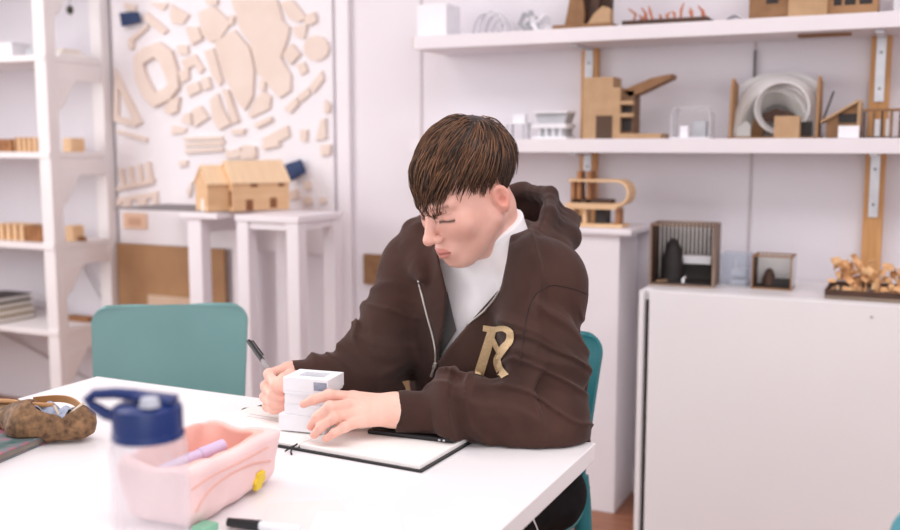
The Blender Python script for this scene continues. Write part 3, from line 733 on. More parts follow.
for k, (c1, lab) in enumerate((((150,128,98), 'tan album lowest in the pile on the low rack shelf'), ((196,180,150), 'cream album second from the bottom of the rack pile'), ((110,96,74), 'olive album third from the bottom of the rack pile'), ((66,62,60), 'dark grey album topmost of the rack pile'))):
    t = thing('album', lab, 'album', (-3.905+.01*k, 2.985+.012*k, Z4+.0265*k), 0, 'albums piled on the low rack shelf')
    MB().box((0, 0, 0), (.27-.03*k, .22, .004), .001).box((0, 0, .022), (.27-.03*k, .22, .026), .001).build('cover', mat('album_%d' % k, srgb(*c1), rough=.7), t)
    MB().box((.004, .004, .0042), (.264-.03*k, .216, .0218)).build('pages', PAPER, t)
sb = MB().box((-3.46, 3.2, Z4), (-3.31, 3.26, Z4+.02), .003).build('timber_offcut', PLY_D)
tag(sb, 'brown timber offcut at the back of the low rack shelf', 'timber')
t = thing('hanging_ornament', 'small dark dangling ornament under the highest rack shelf', 'ornament', (-3.32, 3.19, 1.81))
MB().tube([(0, 0, .02), (0, 0, .1595)], .001, 5).build('thread', BLACKISH, t)
MB().lathe([(.0001, -.02), (.012, -.01), (.016, .004), (.008, .02), (.0001, .022)], 10).build('bob', mat('olive_dark', srgb(70,72,60), rough=.6), t, True)
# ================================================================ table and chairs
TZ = .74
t = thing('work_table', 'large white work table the person leans on', 'table', (-1.598, .48, 0))
TW, TD = 1.125, 1.085
MB().box((0, 0, TZ-.03), (TW, TD, TZ), .002).build('tabletop', LAMINATE, t)
for x, y in ((.16, .16), (TW-.215, .16), (.16, TD-.235), (TW-.215, TD-.235)):
    MB().box((x, y, 0), (x+.035, y+.035, TZ-.0605), .002).build('leg', WHITE_PAINT, t)
f = MB().box((.15, .155, TZ-.06), (TW-.17, .2, TZ-.0305)).box((.15, TD-.24, TZ-.06), (TW-.17, TD-.195, TZ-.0305)).box((.155, .2, TZ-.06), (.2, TD-.24, TZ-.0305)).box((TW-.22, .2, TZ-.06), (TW-.175, TD-.24, TZ-.0305))
f.build('under_frame', WHITE_PAINT, t)
def chair(lab, loc, facing, m):
    """moulded plastic chair: local +x left of the sitter, -y forward"""
    t = thing('moulded_chair', lab, 'chair', loc, facing, 'moulded plastic chairs')
    W, H, SZ = .40, .822, .445
    def back(u, v):
        v = min(1, v*1.25) if v < .6 else .75+.25*math.sin((v-.6)/.4*PI/2)
        z = SZ+.055+(H-SZ-.055)*v
        hw = W/2*(.93+.07*v)
        r = .042; q = max(0, z-(H-r))
        hw -= r-math.sqrt(max(0, r*r-q*q))
        x = hw*(2*u-1)
        y = .19+.075*v**1.2+.021*(1-(2*u-1)**2)
        return (x, y, z)
    MB().grid(back, 24, 40, .010).build('backrest', m, t, True)
    def seat(u, v):
        hw = W/2*(1.0-.04*v); x = hw*(2*u-1)
        y = -.23+.44*v
        z = SZ-.012*(1-(2*u-1)**2)-.012*math.sin(PI*v)-.03*max(0, (.12-v)/.12)**2+.05*max(0, (v-.86)/.14)**2
        return (x, y, z)
    MB().grid(seat, 18, 20, .016).build('seat', m, t, True)
    for s in (-1, 1):
        MB().tube([(s*.165, -.19, SZ-.02), (s*.178, -.205, SZ-.10), (s*.2, -.235, 0)], [.024, .021, .014], 10).build('leg', m, t, True)
        MB().tube([(s*.178, .20, SZ+.075), (s*.182, .196, SZ+.02), (s*.186, .20, SZ-.1), (s*.2, .235, .2), (s*.215, .28, 0)], [.016, .02, .021, .018, .014], 10).build('leg', m, t, True)
    MB().tube([(-.18, .196, SZ-.025), (0, .19, SZ-.03), (.18, .196, SZ-.025)], .013, 8).build('seat_rail', m, t, True)
    return t
chair('pale teal moulded chair standing empty at the far left of the table', (-1.612, 1.76, 0), math.radians(33), TEAL)
chair('dark teal moulded chair the person sits on', (-.835, 1.83, 0), math.radians(-5), TEAL_D)
c3 = at_z(884, 512, .83)
chair('teal moulded chair at the lower right edge, mostly out of view', (c3[0]+.205, c3[1]-.20, 0), math.radians(0), mat('blue_teal_plastic', srgb(76,150,164), srgb(82,156,170), rough=.42, scale=5))

# ================================================================ things on the table
# notebook
NZ = TZ+.0004
nb = thing('notebook', 'open black notebook with blank cream pages under the hands', 'notebook', (-.90, 1.40, NZ), -.045)
MB().box((-.232, -.09, 0), (.236, .098, .003), .0012).build('cover', BLACK, nb)
MB().box((.003, -.085, .0031), (.230, .094, .0105), .001).build('page_block', PAPER, nb)
MB().box((-.227, -.085, .0031), (-.003, .094, .008), .001).build('page_block', PAPER, nb)
MB().tube([(.0, -.088, .0115), (-.004, -.098, .007), (-.0, -.106, .002), (.006, -.112, .0012)], .0016, 6).tube([(-.004, -.094, .009), (-.010, -.100, .004), (-.012, -.106, .002)], .0014, 6).build('ribbon', BLACK, nb)
rb = MB().tube([(-.243, .062, .0012), (-.236, .072, .003), (-.226, .078, .0045), (-.21, .08, .0095), (-.19, .082, .0095)], .0015, 6).tube([(-.243, .062, .0012), (-.238, .067, .004), (-.236, .060, .0012)], .0015, 6).build('ribbon', BLACK, nb)
MB().box((-.195, .025, .0081), (-.13, .028, .0083)).box((-.19, .012, .0081), (-.14, .0145, .0083)).build('pencil_line', mat('pencil_grey', srgb(206,202,204), rough=.8), nb)
# phone
ph = thing('phone', 'black phone lying on the notebook under the forearm', 'phone', (-.755, 1.452, NZ+.0107), math.radians(5))
MB().box((-.078, -.034, 0), (.078, .036, .0075), .003).build('phone_body', BLACK, ph)
MB().box((-.075, -.031, .00755), (.075, .033, .0079), .0002).build('screen', mat('phone_glass', srgb(10,10,13), srgb(14,14,18), rough=.12), ph)
MB().box((.052, -.0345, .002), (.056, -.0338, .005)).box((.060, -.0345, .002), (.064, -.0338, .005)).build('button', STEEL, ph)
# white massing model
ms = thing('massing_model', 'white stacked card building model held between the hands', 'model', (-.935, 1.405, NZ+.0107), 0)
ms.scale = (.86, .86, .80)
MC = mat('model_white', srgb(238,239,244), srgb(244,245,249), rough=.5, scale=20)
def slab(z0, z1, w, d, a, ox=0, oy=0, name='storey'):
    return MB().box((-w/2+ox, -d/2+oy, z0), (w/2+ox, d/2+oy, z1), .001, RZ(a), (ox, oy, (z0+z1)/2)).build(name, MC, ms)
B0 = math.radians(8)
slab(0, .036, .10, .075, B0, -.008, 0, 'base_storey')
slab(.0362, .060, .088, .072, B0-.08, 0, .0)
slab(.0602, .083, .092, .07, B0+.05, .001, .0)
slab(.0832, .089, .096, .076, B0, .003, 0)
tp = MB()
sl = [(-.049, -.038), (.049, -.038), (.049, .038), (-.049, .038)]; hl = [(-.026, -.017), (.03, -.017), (.03, .02), (-.026, .02)]
R2 = lambda p: (p[0]*math.cos(B0)-p[1]*math.sin(B0)+.004, p[0]*math.sin(B0)+p[1]*math.cos(B0))
tp.prism([R2(p) for p in sl], 'z', .0892, .118, hole=[R2(p) for p in hl]).build('top_storey', MC, ms)
MB().prism([R2(p) for p in hl], 'z', .104, .106).build('well_floor', CARD_GREY, ms)
def dec(a, b, z0, z1, face):
    w = MB()
    if face == 'f': w.box((a, -.0388, z0), (b, -.0381, z1))
    else: w.box((.0491, a, z0), (.0498, b, z1))
    w.v = [(*R2((v[0], v[1])), v[2]) for v in w.v]
    return w.build('window', mat('model_window', srgb(120,130,152), srgb(168,176,192), rough=.4, scale=60), ms)
dec(.018, .046, .094, .112, 'f'); dec(-.02, .012, .066, .078, 's')
# brown pouch (cork print), open zip
PX = np.array([-1.335, 1.172, TZ])
ang = math.radians(6)
def pouch_f(P):
    q = P-PX.astype(f32)
    a = cap(q, (-.088, .010, .031), (-.02, .0, .030), .029, .031)
    b = cap(q, (-.005, -.012, .030), (.062, .028, .032), .036, .030)
    d = smin(a, b, .03)
    d = d+.0022*vnoise(P, 55)+.0012*vnoise(P, 120)
    d = smax(d, -(q[..., 2]-.0006), .008)
    bk_ = np.maximum(np.maximum((P[..., 0]+1.312)*.9877+(P[..., 1]-1.185)*.1564-.003, -(P[..., 0]+1.312)*.1564+(P[..., 1]-1.185)*.9877-.003), P[..., 2]-(TZ+.0162))
    d = smax(d, -bk_, .002)
    hole = ell(q, (.028, .016, .068), (.048, .034, .023))
    hole2 = ell(q, (-.05, .030, .058), (.035, .014, .02))
    return smax(smax(d, -hole, .004), -hole2, .004)
CORK = mat('cork_print', srgb(84,60,40), srgb(150,114,78), rough=.7, scale=85, bump=.35, bscale=120, detail=8)
po = thing('pencil_pouch', 'brown cork print pencil pouch with open zip lying on the book corner', 'pencil case', tuple(PX))
ob = sculpt_obj('pouch_body', pouch_f, PX-[.14, .08, .005], PX+[.12, .09, .085], .0018, CORK, None)
ob.parent = po; ob.matrix_parent_inverse = Matrix.Translation(-Vector(PX))
TAN = mat('tan_zip', srgb(176,126,78), srgb(196,148,98), rough=.5)
MB().tube([(-.112, .0, .05), (-.095, -.008, .060), (-.06, -.006, .0625), (-.02, .0, .060), (.015, .02, .058)], .0042, 8).build('zip_edge', TAN, po, True)
MB().grid(lambda u, v: (-.06+.130*u, .044+.020*math.sin(PI*u)-.012*u, .046+.012*v+.006*math.sin(PI*u)), 20, 2, .003).build('zip_flap', TAN, po, True)
MB().tube([(.040, -.002, .066), (.056, .002, .036), (.062, .012, .052), (.074, .030, .066)], .0022, 6).build('zip_teeth', mat('cream_zip', srgb(214,196,172), rough=.5), po, True)
MB().grid(lambda u, v: (-.008+.07*u, -.006+.04*v, .0515+.005*math.sin(9*u)+.006*math.cos(8*v+3*u)), 12, 8, .002).build('lining', mat('blue_lining', srgb(120,132,158), srgb(176,184,202), rough=.7, scale=60), po, True)
# book
bk = thing('book', 'book with marbled green and pink cover under the brown pouch', 'book', (-1.312, 1.185, NZ), math.radians(9))
MARB = mat('marbled_cover', srgb(58,98,94), srgb(150,156,170), rough=.4, scale=24, detail=8)
_nt = MARB.node_tree
_r = [n for n in _nt.nodes if n.type == 'VALTORGB'][0].color_ramp
_e = _r.elements.new(.5); _e.color = (*srgb(120,124,130), 1)
_e = _r.elements.new(.6); _e.color = (*srgb(178,96,112), 1)
MB().box((-.25, -.30, 0), (0, 0, .0025), .001).box((-.25, -.30, .0125), (0, 0, .015), .001).build('cover', MARB, bk)
MB().box((-.246, -.296, .0026), (-.003, -.003, .0124)).build('pages', mat('book_pages', srgb(120,112,104), srgb(150,142,132), rough=.8), bk)
bc = thing('wooden_case', 'small dark brown wooden case behind the book at the table edge', 'case', (-1.56, 1.235, NZ), math.radians(8))
MB().box((-.03, -.02, 0), (.085, .02, .022), .003).build('case_body', mat('case_brown', srgb(92,70,56), srgb(108,84,68), rough=.5), bc)
MB().box((-.03, -.02, .0222), (.085, .02, .03), .003).build('lid', mat('case_lid', srgb(150,122,98), srgb(162,134,108), rough=.5), bc)
# pink pencil case
QX = np.array([-.893, 1.065, TZ])
def pc_local(P):
    q = P-QX.astype(f32); c, s = math.cos(.10), math.sin(.10)
    return np.stack([q[..., 0]*c+q[..., 1]*s, -q[..., 0]*s+q[..., 1]*c, q[..., 2]], -1)
def rbox(q, c, h, r):
    d = np.abs(q-np.asarray(c, f32))-(np.asarray(h, f32)-r)
    return np.linalg.norm(np.maximum(d, 0), axis=-1)+np.minimum(d.max(-1), 0)-r
def pcase_f(P):
    q = pc_local(P)
    y = q[..., 1]; z = q[..., 2]
    q2 = q.copy()
    q2[..., 0] = q[..., 0]/(1+1.5*(z-.03))                       # walls lean outwards
    q2[..., 1] = q[..., 1]/(1+1.2*(z-.03))
    H = .080-.004*sm(y, .02, .10)+.012*sm(-q[..., 0], .0, .06)+.004*sm(-y, .0, .1)
    d = rbox(q2, (0, 0, .05), (.060, .112, .05), .024)
    d = smax(d, z-H, .006)
    inner = rbox(q2, (-.008, .0, .082), (.041, .092, .062), .02)
    d = smax(d, -inner, .005)
    d = d+.0022*np.sin(38*y+70*z+2*np.sin(30*q[..., 0]))*sm(z, .01, .04)*.8+.002*vnoise(P, 40)
    return smax(d, -(z-.0006), .004)
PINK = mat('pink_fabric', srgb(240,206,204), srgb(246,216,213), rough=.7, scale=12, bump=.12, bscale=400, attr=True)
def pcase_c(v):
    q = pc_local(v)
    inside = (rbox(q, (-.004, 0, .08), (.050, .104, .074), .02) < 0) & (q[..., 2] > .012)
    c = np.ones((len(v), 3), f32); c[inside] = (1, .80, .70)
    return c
pk = thing('pencil_case', 'open pale pink pencil case with yellow patch behind the bottle', 'pencil case', tuple(QX))
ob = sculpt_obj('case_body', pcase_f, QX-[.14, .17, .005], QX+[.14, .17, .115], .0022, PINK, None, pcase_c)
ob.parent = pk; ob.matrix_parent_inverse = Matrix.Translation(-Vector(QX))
DP = mat('peach_zip', srgb(226,172,160), srgb(234,184,170), rough=.6)
def rot2(x, y): c, s = math.cos(.10), math.sin(.10); return (x*c-y*s, x*s+y*c)
pcb = None
def on_case(px, py, bv, off=.0012):
    d = Vector(ray(px, py)).normalized()
    h = bv.ray_cast(Vector(CO), d)
    return (h[0]+h[1]*(off if h[1].dot(d) < 0 else -off), h[1]) if h[0] else None
def bvh_of(o):
    me = o.data
    return BVHTree.FromPolygons([v.co[:] for v in me.vertices], [tuple(p.vertices) for p in me.polygons])
bvp = bvh_of(ob)
def curve_on(bv, pts, n, off=.0015):
    out = []
    P_ = [Vector((x, y, 0)) for x, y in pts]
    for i in range(n+1):
        s = i/n*(len(P_)-1); k = min(int(s), len(P_)-2); f = s-k
        p0 = P_[max(k-1, 0)]; p1 = P_[k]; p2 = P_[k+1]; p3 = P_[min(k+2, len(P_)-1)]
        q = .5*((2*p1)+(-p0+p2)*f+(2*p0-5*p1+4*p2-p3)*f*f+(-p0+3*p1-3*p2+p3)*f**3)
        h = on_case(q.x, q.y, bv, off)
        if h: out.append(h[0])
    return out
for pts in ([(196, 512), (206, 494), (226, 477), (250, 465), (270, 461)], [(192, 490), (210, 477), (240, 462), (268, 447)]):
    cv = curve_on(bvp, pts, 24, .0005)
    if len(cv) > 5: MB().tube(cv, .0016, 6).build('zip_seam', DP, pk, True, QX)
pt = MB()
ctr = on_case(258, 480, bvp, .0035)
if ctr:
    n = ctr[1]; u = n.orthogonal().normalized(); u = Vector((n.y, -n.x, 0)).normalized()*1; w = n.cross(u).normalized()
    poly = [((.0125+.0016*math.cos(6*a))*math.cos(a), (.0145+.0016*math.cos(6*a))*math.sin(a)) for a in np.linspace(0, 2*PI, 36, endpoint=False)]
    pt.v = [tuple(ctr[0]+n*.001+u*a+w*b) for a, b in poly]+[tuple(ctr[0]-n*.004+u*a+w*b) for a, b in poly]
    N_ = 36; pt.f = [tuple(range(N_)), tuple(range(N_, 2*N_))[::-1]]+[(i, (i+1) % N_, N_+(i+1) % N_, N_+i) for i in range(N_)]
    o = pt.build('flower_patch', mat('yellow_patch', srgb(232,200,30), srgb(240,212,50), rough=.5), pk, False, QX); o['label'] = 'yellow flower patch'
def pen(name, lab, a, b, r, m_body, parts, group=None):
    """a: tip end, b: far end, world points"""
    a, b = Vector(a), Vector(b)
    t = thing(name, lab, 'pen', tuple(a), 0, group)
    D = b-a
    for (s0, s1, r0, r1, m, nm) in parts:
        MB().tube([D*s0, D*(s0*.9+s1*.1), D*(s0*.1+s1*.9), D*s1], [r0*r, (r0*.9+r1*.1)*r, (r0*.1+r1*.9)*r, r1*r], 12).build(nm, m, t, True)
    return t
PURP = mat('lilac_plastic', srgb(206,186,220), srgb(214,196,226), rough=.4)
pen('highlighter', 'lilac highlighter lying inside the open pink pencil case', (-.915, 1.00, TZ+.058), (-.885, 1.10, TZ+.072), .009, PURP, ((0, .62, 1, 1, PURP, 'barrel'), (.62, 1, 1.1, 1.0, PURP, 'cap')))
a = at_z(228, 522, TZ+.008); b = at_z(300, 530, TZ+.008)
pen('marker_pen', 'black and white marker pen in front of the pink pencil case', a, b, .0065, BLACK, ((0, .45, .9, 1.1, BLACK, 'cap'), (.45, 1, .9, .9, MC, 'barrel')))
a = at_z(206, 527, TZ+.006); b = at_z(226, 521, TZ+.006)
g_ = MB().box((a[0]-.012, a[1]-.016, TZ+.0005), (a[0]+.012, a[1]+.012, TZ+.011), .003).build('sharpener', mat('green_plastic', srgb(130,190,160), srgb(140,200,170), rough=.4))
tag(g_, 'small pale green sharpener at the foot of the pink pencil case', 'sharpener')
def sheet(lab, pix, z, m):
    pts = [at_z(x, y, z) for x, y in pix]
    o = MB().prism([(p[0], p[1]) for p in pts], 'z', z, z+.0006).build('paper_sheet', m); tag(o, lab, 'paper', 'loose papers near the camera')
sheet('blank grey white paper sheet just behind the marker pen', [(268, 504), (338, 500), (372, 545), (262, 545)], TZ+.0005, mat('grey_paper', srgb(232,228,226), srgb(238,235,232), rough=.8))
sheet('cream paper sheet lying right of the marker pen, overlapping the grey one', [(318, 512), (398, 514), (408, 552), (300, 552)], TZ+.0013, PAPER)
# bottle
BX = at_d(150, 480, .95); BX = np.array([BX[0], BX[1], TZ+.0004])
bt = thing('water_bottle', 'clear plastic water bottle with navy flip lid and loop', 'bottle', tuple(BX), YAW)
BR = .0365
BOT = clear_mat('bottle_plastic', (.93, .90, .93), .70, .16)
MB().lathe([(.0001, .0), (BR*.9, .0), (BR, .006), (BR, .06), (BR*.97, .11), (BR, .16), (BR, .210), (BR*.93, .222), (BR*.84, .227)], 48).build('bottle_body', BOT, bt, True)
MB().lathe([(.0001, .003), (BR*.88, .003), (BR*.95, .008), (BR*.95, .078), (.0001, .0785)], 48).build('water', clear_mat('cloudy_water', (.95, .94, .95), .45, .08), bt, True)
LZ = .2215
MB().lathe([(BR*.86, LZ-.0), (BR*.90, LZ+.0015), (BR*.90, LZ+.026), (BR*.87, LZ+.031), (BR*.7, LZ+.034), (.0001, LZ+.035)], 48).build('lid', NAVY, bt, True)
MB().lathe([(BR*.92, LZ), (BR*.93, LZ+.002), (BR*.93, LZ+.005), (BR*.90, LZ+.007)], 48).build('lid_ring', NAVY, bt, True)
lp = [(-.028, 0, LZ+.020), (-.040, 0, LZ+.023), (-.052, 0, LZ+.031), (-.0565, 0, LZ+.037), (-.050, 0, LZ+.042), (-.030, 0, LZ+.043), (-.010, 0, LZ+.041), (.0, 0, LZ+.037)]
MB().tube(lp, [.0065, .006, .0052, .005, .005, .0055, .006, .006], 10).build('carry_loop', NAVY, bt, True)
MB().box((-.012, -.012, LZ+.0352), (.028, .012, LZ+.042), .003, RY(.12)).build('spout_flap', NAVY, bt, True)
MB().lathe([(.0001, LZ+.035), (.010, LZ+.0352), (.008, LZ+.043), (.0001, LZ+.045)], 20, (.008, -.018, 0)).build('spout', mat('pale_silicone', srgb(190,196,208), rough=.4), bt, True)
# ================================================================ light
wd = bpy.data.worlds.new('world'); SC.world = wd; wd.use_nodes = True
bg = wd.node_tree.nodes['Background']; bg.inputs['Color'].default_value = (1.0, .985, 1.0, 1); bg.inputs['Strength'].default_value = .88
def area(name, loc, size, power, color=(1, .975, .975), target=None):
    l = bpy.data.lights.new(name, 'AREA'); l.shape = 'RECTANGLE'; l.size, l.size_y = size; l.energy = power; l.color = color
    o = bpy.data.objects.new(name, l); COL.objects.link(o); o.location = loc
    if target is not None: o.rotation_euler = (Vector(target)-Vector(loc)).to_track_quat('-Z', 'Y').to_euler()
    return o
area('ceiling_lamp', (-.6, 1.2, 2.88), (1.6, 1.0), 19)
area('ceiling_lamp', (-3.0, 1.6, 2.88), (1.6, 1.0), 16)
area('ceiling_lamp', (1.1, 1.2, 2.88), (1.6, 1.0), 24)
area('window_and_fill_light', (-4.2, .9, 1.8), (1.8, 1.5), 50, (1, .985, 1.0), (-.8, 1.5, 1.0))
area('window_and_fill_light', (1.2, -1.45, 1.6), (2.4, 1.6), 19, (1, .985, 1.0), (.2, 3.2, 1.2))  # added fill lamp behind the camera, no known window there
SC.view_settings.view_transform = 'Standard'
SC.view_settings.look = 'None'
SC.view_settings.exposure = .08
# ================================================================ the person
PO = np.array([-.725, 1.90, .52])
PF = np.array([-.31, -.956, 0]); PF /= np.linalg.norm(PF)
PL = np.array([-PF[1], PF[0], 0])                       # the person's own left
ML = np.stack([PL, PF, [0, 0, 1]], 1).astype(f32)       # columns
def loc(P): return (P-PO.astype(f32)) @ ML              # world -> lateral, front, up
def wor(a): return PO+np.array(a) @ ML.T
def J(px, py, d): return at_d(px, py, d)
neck = J(489, 245, 1.90)
Ls, Le, Lw = J(541, 284, 1.78), J(547, 421, 1.69), J(404, 412, 1.675)
Rs, Re, Rw = J(420, 270, 2.0), J(372, 374, 1.90), J(297, 379, 1.83)
# head frame
hy, hp, hr = math.radians(54), math.radians(31), math.radians(7)
BKc = -FW
HFv = -math.sin(hy)*math.cos(hp)*RT - math.sin(hp)*UP + math.cos(hy)*math.cos(hp)*BKc
HUv = -math.sin(hy)*math.sin(hp)*RT + math.cos(hp)*UP + math.cos(hy)*math.sin(hp)*BKc
HLv = math.cos(hy)*RT + math.sin(hy)*BKc
HL_, HU_ = HLv*math.cos(hr)-HUv*math.sin(hr), HUv*math.cos(hr)+HLv*math.sin(hr)
HO = J(466, 190, 1.80)
MH = np.stack([HL_, HFv, HU_], 1).astype(f32)
def hl(P): return (P-HO.astype(f32)) @ MH
def hw(a): return HO+np.asarray(a) @ MH.T

def torso(q, g=0.0):
    pel = ell(q, (-.016, .0, .02), (.140+g, .115+g, .13+g))
    bel = ell(q, (-.004, .085, .20), (.154+g, .115+g, .18+g))
    che = ell(q, (.022, .150, .37), (.175+g, .105+g, .17+g))
    return smin(smin(pel, bel, .10), che, .10)
def head_f(P):
    p = hl(P); a = p.copy(); a[..., 0] = np.abs(a[..., 0])
    d = ell(p, (0, -.018, .038), (.073, .094, .084))
    d = smin(d, ell(p, (0, .030, -.030), (.060, .066, .082)), .035)
    d = smin(d, cap(a, (.050, .004, -.052), (.020, .064, -.100), .017, .013), .04)
    d = smin(d, ell(p, (0, .074, -.101), (.021, .017, .016)), .022)
    d = smin(d, ell(a, (.040, .062, -.030), (.022, .020, .020)), .025)
    d = smin(d, cap(a, (.012, .090, .012), (.043, .074, .016), .0085, .008), .018)
    # eye hollows, lids
    d = smax(d, -ell(a, (.031, .104, -.007), (.018, .017, .012)), .012)
    lid = ell(a, (.0315, .0755, -.008), (.0150, .0135, .0125))
    d = smin(d, lid, .004)
    # nose
    d = smin(d, cap(p, (0, .090, .004), (0, .113, -.036), .0075, .0098), .012)
    d = smin(d, ell(p, (0, .1165, -.040), (.0105, .0105, .0095)), .007)
    d = smin(d, ell(a, (.0115, .104, -.044), (.0075, .010, .0075)), .006)
    d = smax(d, -ell(a, (.0060, .109, -.052), (.0036, .0055, .004)), .003)
    # mouth
    d = smin(d, ell(p, (0, .086, -.074), (.026, .016, .018)), .014)
    d = smin(d, cap(a, (.0, .1035, -.0695), (.019, .094, -.0725), .0046, .0026), .006)
    d = smin(d, cap(a, (.0, .1025, -.0795), (.017, .094, -.0765), .0056, .003), .006)
    d = smax(d, -cap(a, (.0, .1085, -.0742), (.021, .0965, -.0742), .0012, .0009), .0025)
    # ears
    e = a-np.array([.0745, -.014, -.018], f32)
    c, s = math.cos(.28), math.sin(.28)
    e2 = np.stack([e[..., 0]*c+e[..., 1]*s, -e[..., 0]*s+e[..., 1]*c, e[..., 2]], -1)
    t = .25; ez = e2[..., 2]*math.cos(t)-e2[..., 1]*math.sin(t)*-1; ey = e2[..., 1]*math.cos(t)-e2[..., 2]*math.sin(t)
    e3 = np.stack([e2[..., 0], ey, ez], -1)
    ear = smin(ell(e3, (.002, 0, .004), (.0070, .0165, .0225)), ell(e3, (.000, .006, -.019), (.0055, .009, .010)), .01)
    ear = smax(ear, -ell(e3, (.0095, .0015, .004), (.0070, .0115, .0165)), .003)
    ear = smin(ear, ell(e3, (.003, -.004, .0), (.0035, .0025, .013)), .003)
    ear = smax(ear, -ell(e3, (.0075, .004, -.003), (.0085, .0055, .0075)), .003)
    d = smin(d, ear, .006)
    return d
def neck_f(P, g=0):
    a = hw((0, -.030, -.055)); b = neck+np.array([0, .01, -.02])
    return smin(cap(P, a, b, .055+g, .060+g), cap(P, hw((0, .012, -.07)), b+PF*.02, .040+g, .052+g), .03)

# ---- hands: joints in world space
def finger(P, pts, rs, k=.004):
    d = None
    for i in range(len(pts)-1):
        c = cap(P, pts[i], pts[i+1], rs[i], rs[i+1])
        d = c if d is None else smin(d, c, k)
    return d
LH = dict(
 index=[J(353, 397, 1.672), J(329, 395, 1.642), J(314, 399.5, 1.640), J(303.5, 404, 1.648)],
 middle=[J(355, 404.5, 1.655), J(330, 407, 1.618), J(317.5, 417, 1.622), J(311, 426.5, 1.632)],
 ring=[J(357.5, 413.5, 1.645), J(334, 418, 1.612), J(321, 427, 1.613), J(314, 435, 1.620)],
 pinky=[J(361, 421.5, 1.637), J(345, 427, 1.607), J(334, 433, 1.605), J(326, 438.5, 1.610)],
 thumb=[J(388, 415, 1.70), J(366, 420, 1.705), J(344, 421, 1.695), J(327, 419, 1.690)])
LHR = dict(index=(.0100, .0092, .0083, .0070), middle=(.0104, .0095, .0085, .0072), ring=(.0100, .0090, .0081, .0069), pinky=(.0092, .0081, .0072, .0061), thumb=(.014, .0118, .0104, .0082))
RH = dict(
 index=[J(287, 368, 1.815), J(269, 374, 1.775), J(275, 384, 1.752), J(284, 389, 1.745)],
 middle=[J(283, 376, 1.815), J(266, 386, 1.775), J(272, 394.5, 1.752), J(283, 398, 1.748)],
 ring=[J(281, 386, 1.812), J(265, 397, 1.777), J(272, 403.5, 1.754), J(283, 406, 1.752)],
 pinky=[J(281, 396, 1.812), J(267, 406.5, 1.784), J(273, 410, 1.764), J(282, 411, 1.760)],
 thumb=[J(296, 378, 1.80), J(290, 376, 1.775), J(284, 379, 1.757), J(279, 386, 1.745)])
RHR = LHR
def hand_f(P, H, R, wrist, inner, fore):
    mc = [H[k][0] for k in ('index', 'middle', 'ring', 'pinky')]
    palm = None
    for k, (m, off) in enumerate(zip(mc, (-1, -.35, .35, 1))):
        w = np.asarray(wrist)+(mc[3]-mc[0])*off*.22
        c = cap(P, w, m, .0165, .0108)
        palm = c if palm is None else smin(palm, c, .012)
    palm = smin(palm, cap(P, wrist, inner, .020, .016), .02)
    d = smin(palm, cap(P, wrist, fore, .0235, .029), .02)
    for k in ('index', 'middle', 'ring', 'pinky'):
        f = finger(P, H[k], R[k])
        # knuckle bumps
        f = smin(f, sph(P, H[k][1], R[k][1]*1.0), .004)
        d = smin(d, f, .005)
    d = smin(d, finger(P, H['thumb'], R['thumb'], .006), .008)
    return d
LwH = J(396, 410, 1.668); RwH = J(297, 377, 1.835)
L_in = J(372, 414, 1.685); R_in = J(292, 388, 1.80)
def body_f(P):
    q = loc(P)
    d = smin(torso(q, -.03), neck_f(P), .03)
    if not far(P, HO, .19): d = smin(d, head_f(P), .02)
    for s, e, w in ((Ls, Le, Lw), (Rs, Re, Rw)):
        arm = smin(cap(P, s, e, .048, .038), cap(P, e, w, .038, .026), .02)
        d = smin(d, arm, .03)
    d = smin(d, smin(cap(P, Ls, neck, .045, .05), cap(P, Rs, neck, .045, .05), .03), .04)
    if not far(P, LH['index'][0], .16): d = smin(d, hand_f(P, LH, LHR, LwH, L_in, Lw+(Le-Lw)*.15), .008)
    if not far(P, RH['index'][0], .16): d = smin(d, hand_f(P, RH, RHR, RwH, R_in, Rw+(Re-Rw)*.15), .008)
    for s in LEGS: d = smin(d, smin(cap(P, s[0], s[1], .060, .045), cap(P, s[1], s[2], .043, .034), .02), .03)
    return d
LEGS = []
for s in (-1, 1):
    LEGS.append((wor((s*.082-.012, .03, .005)), wor((s*.115+.02, .42, .03)), wor((s*.12+.02, .40, -.44))))
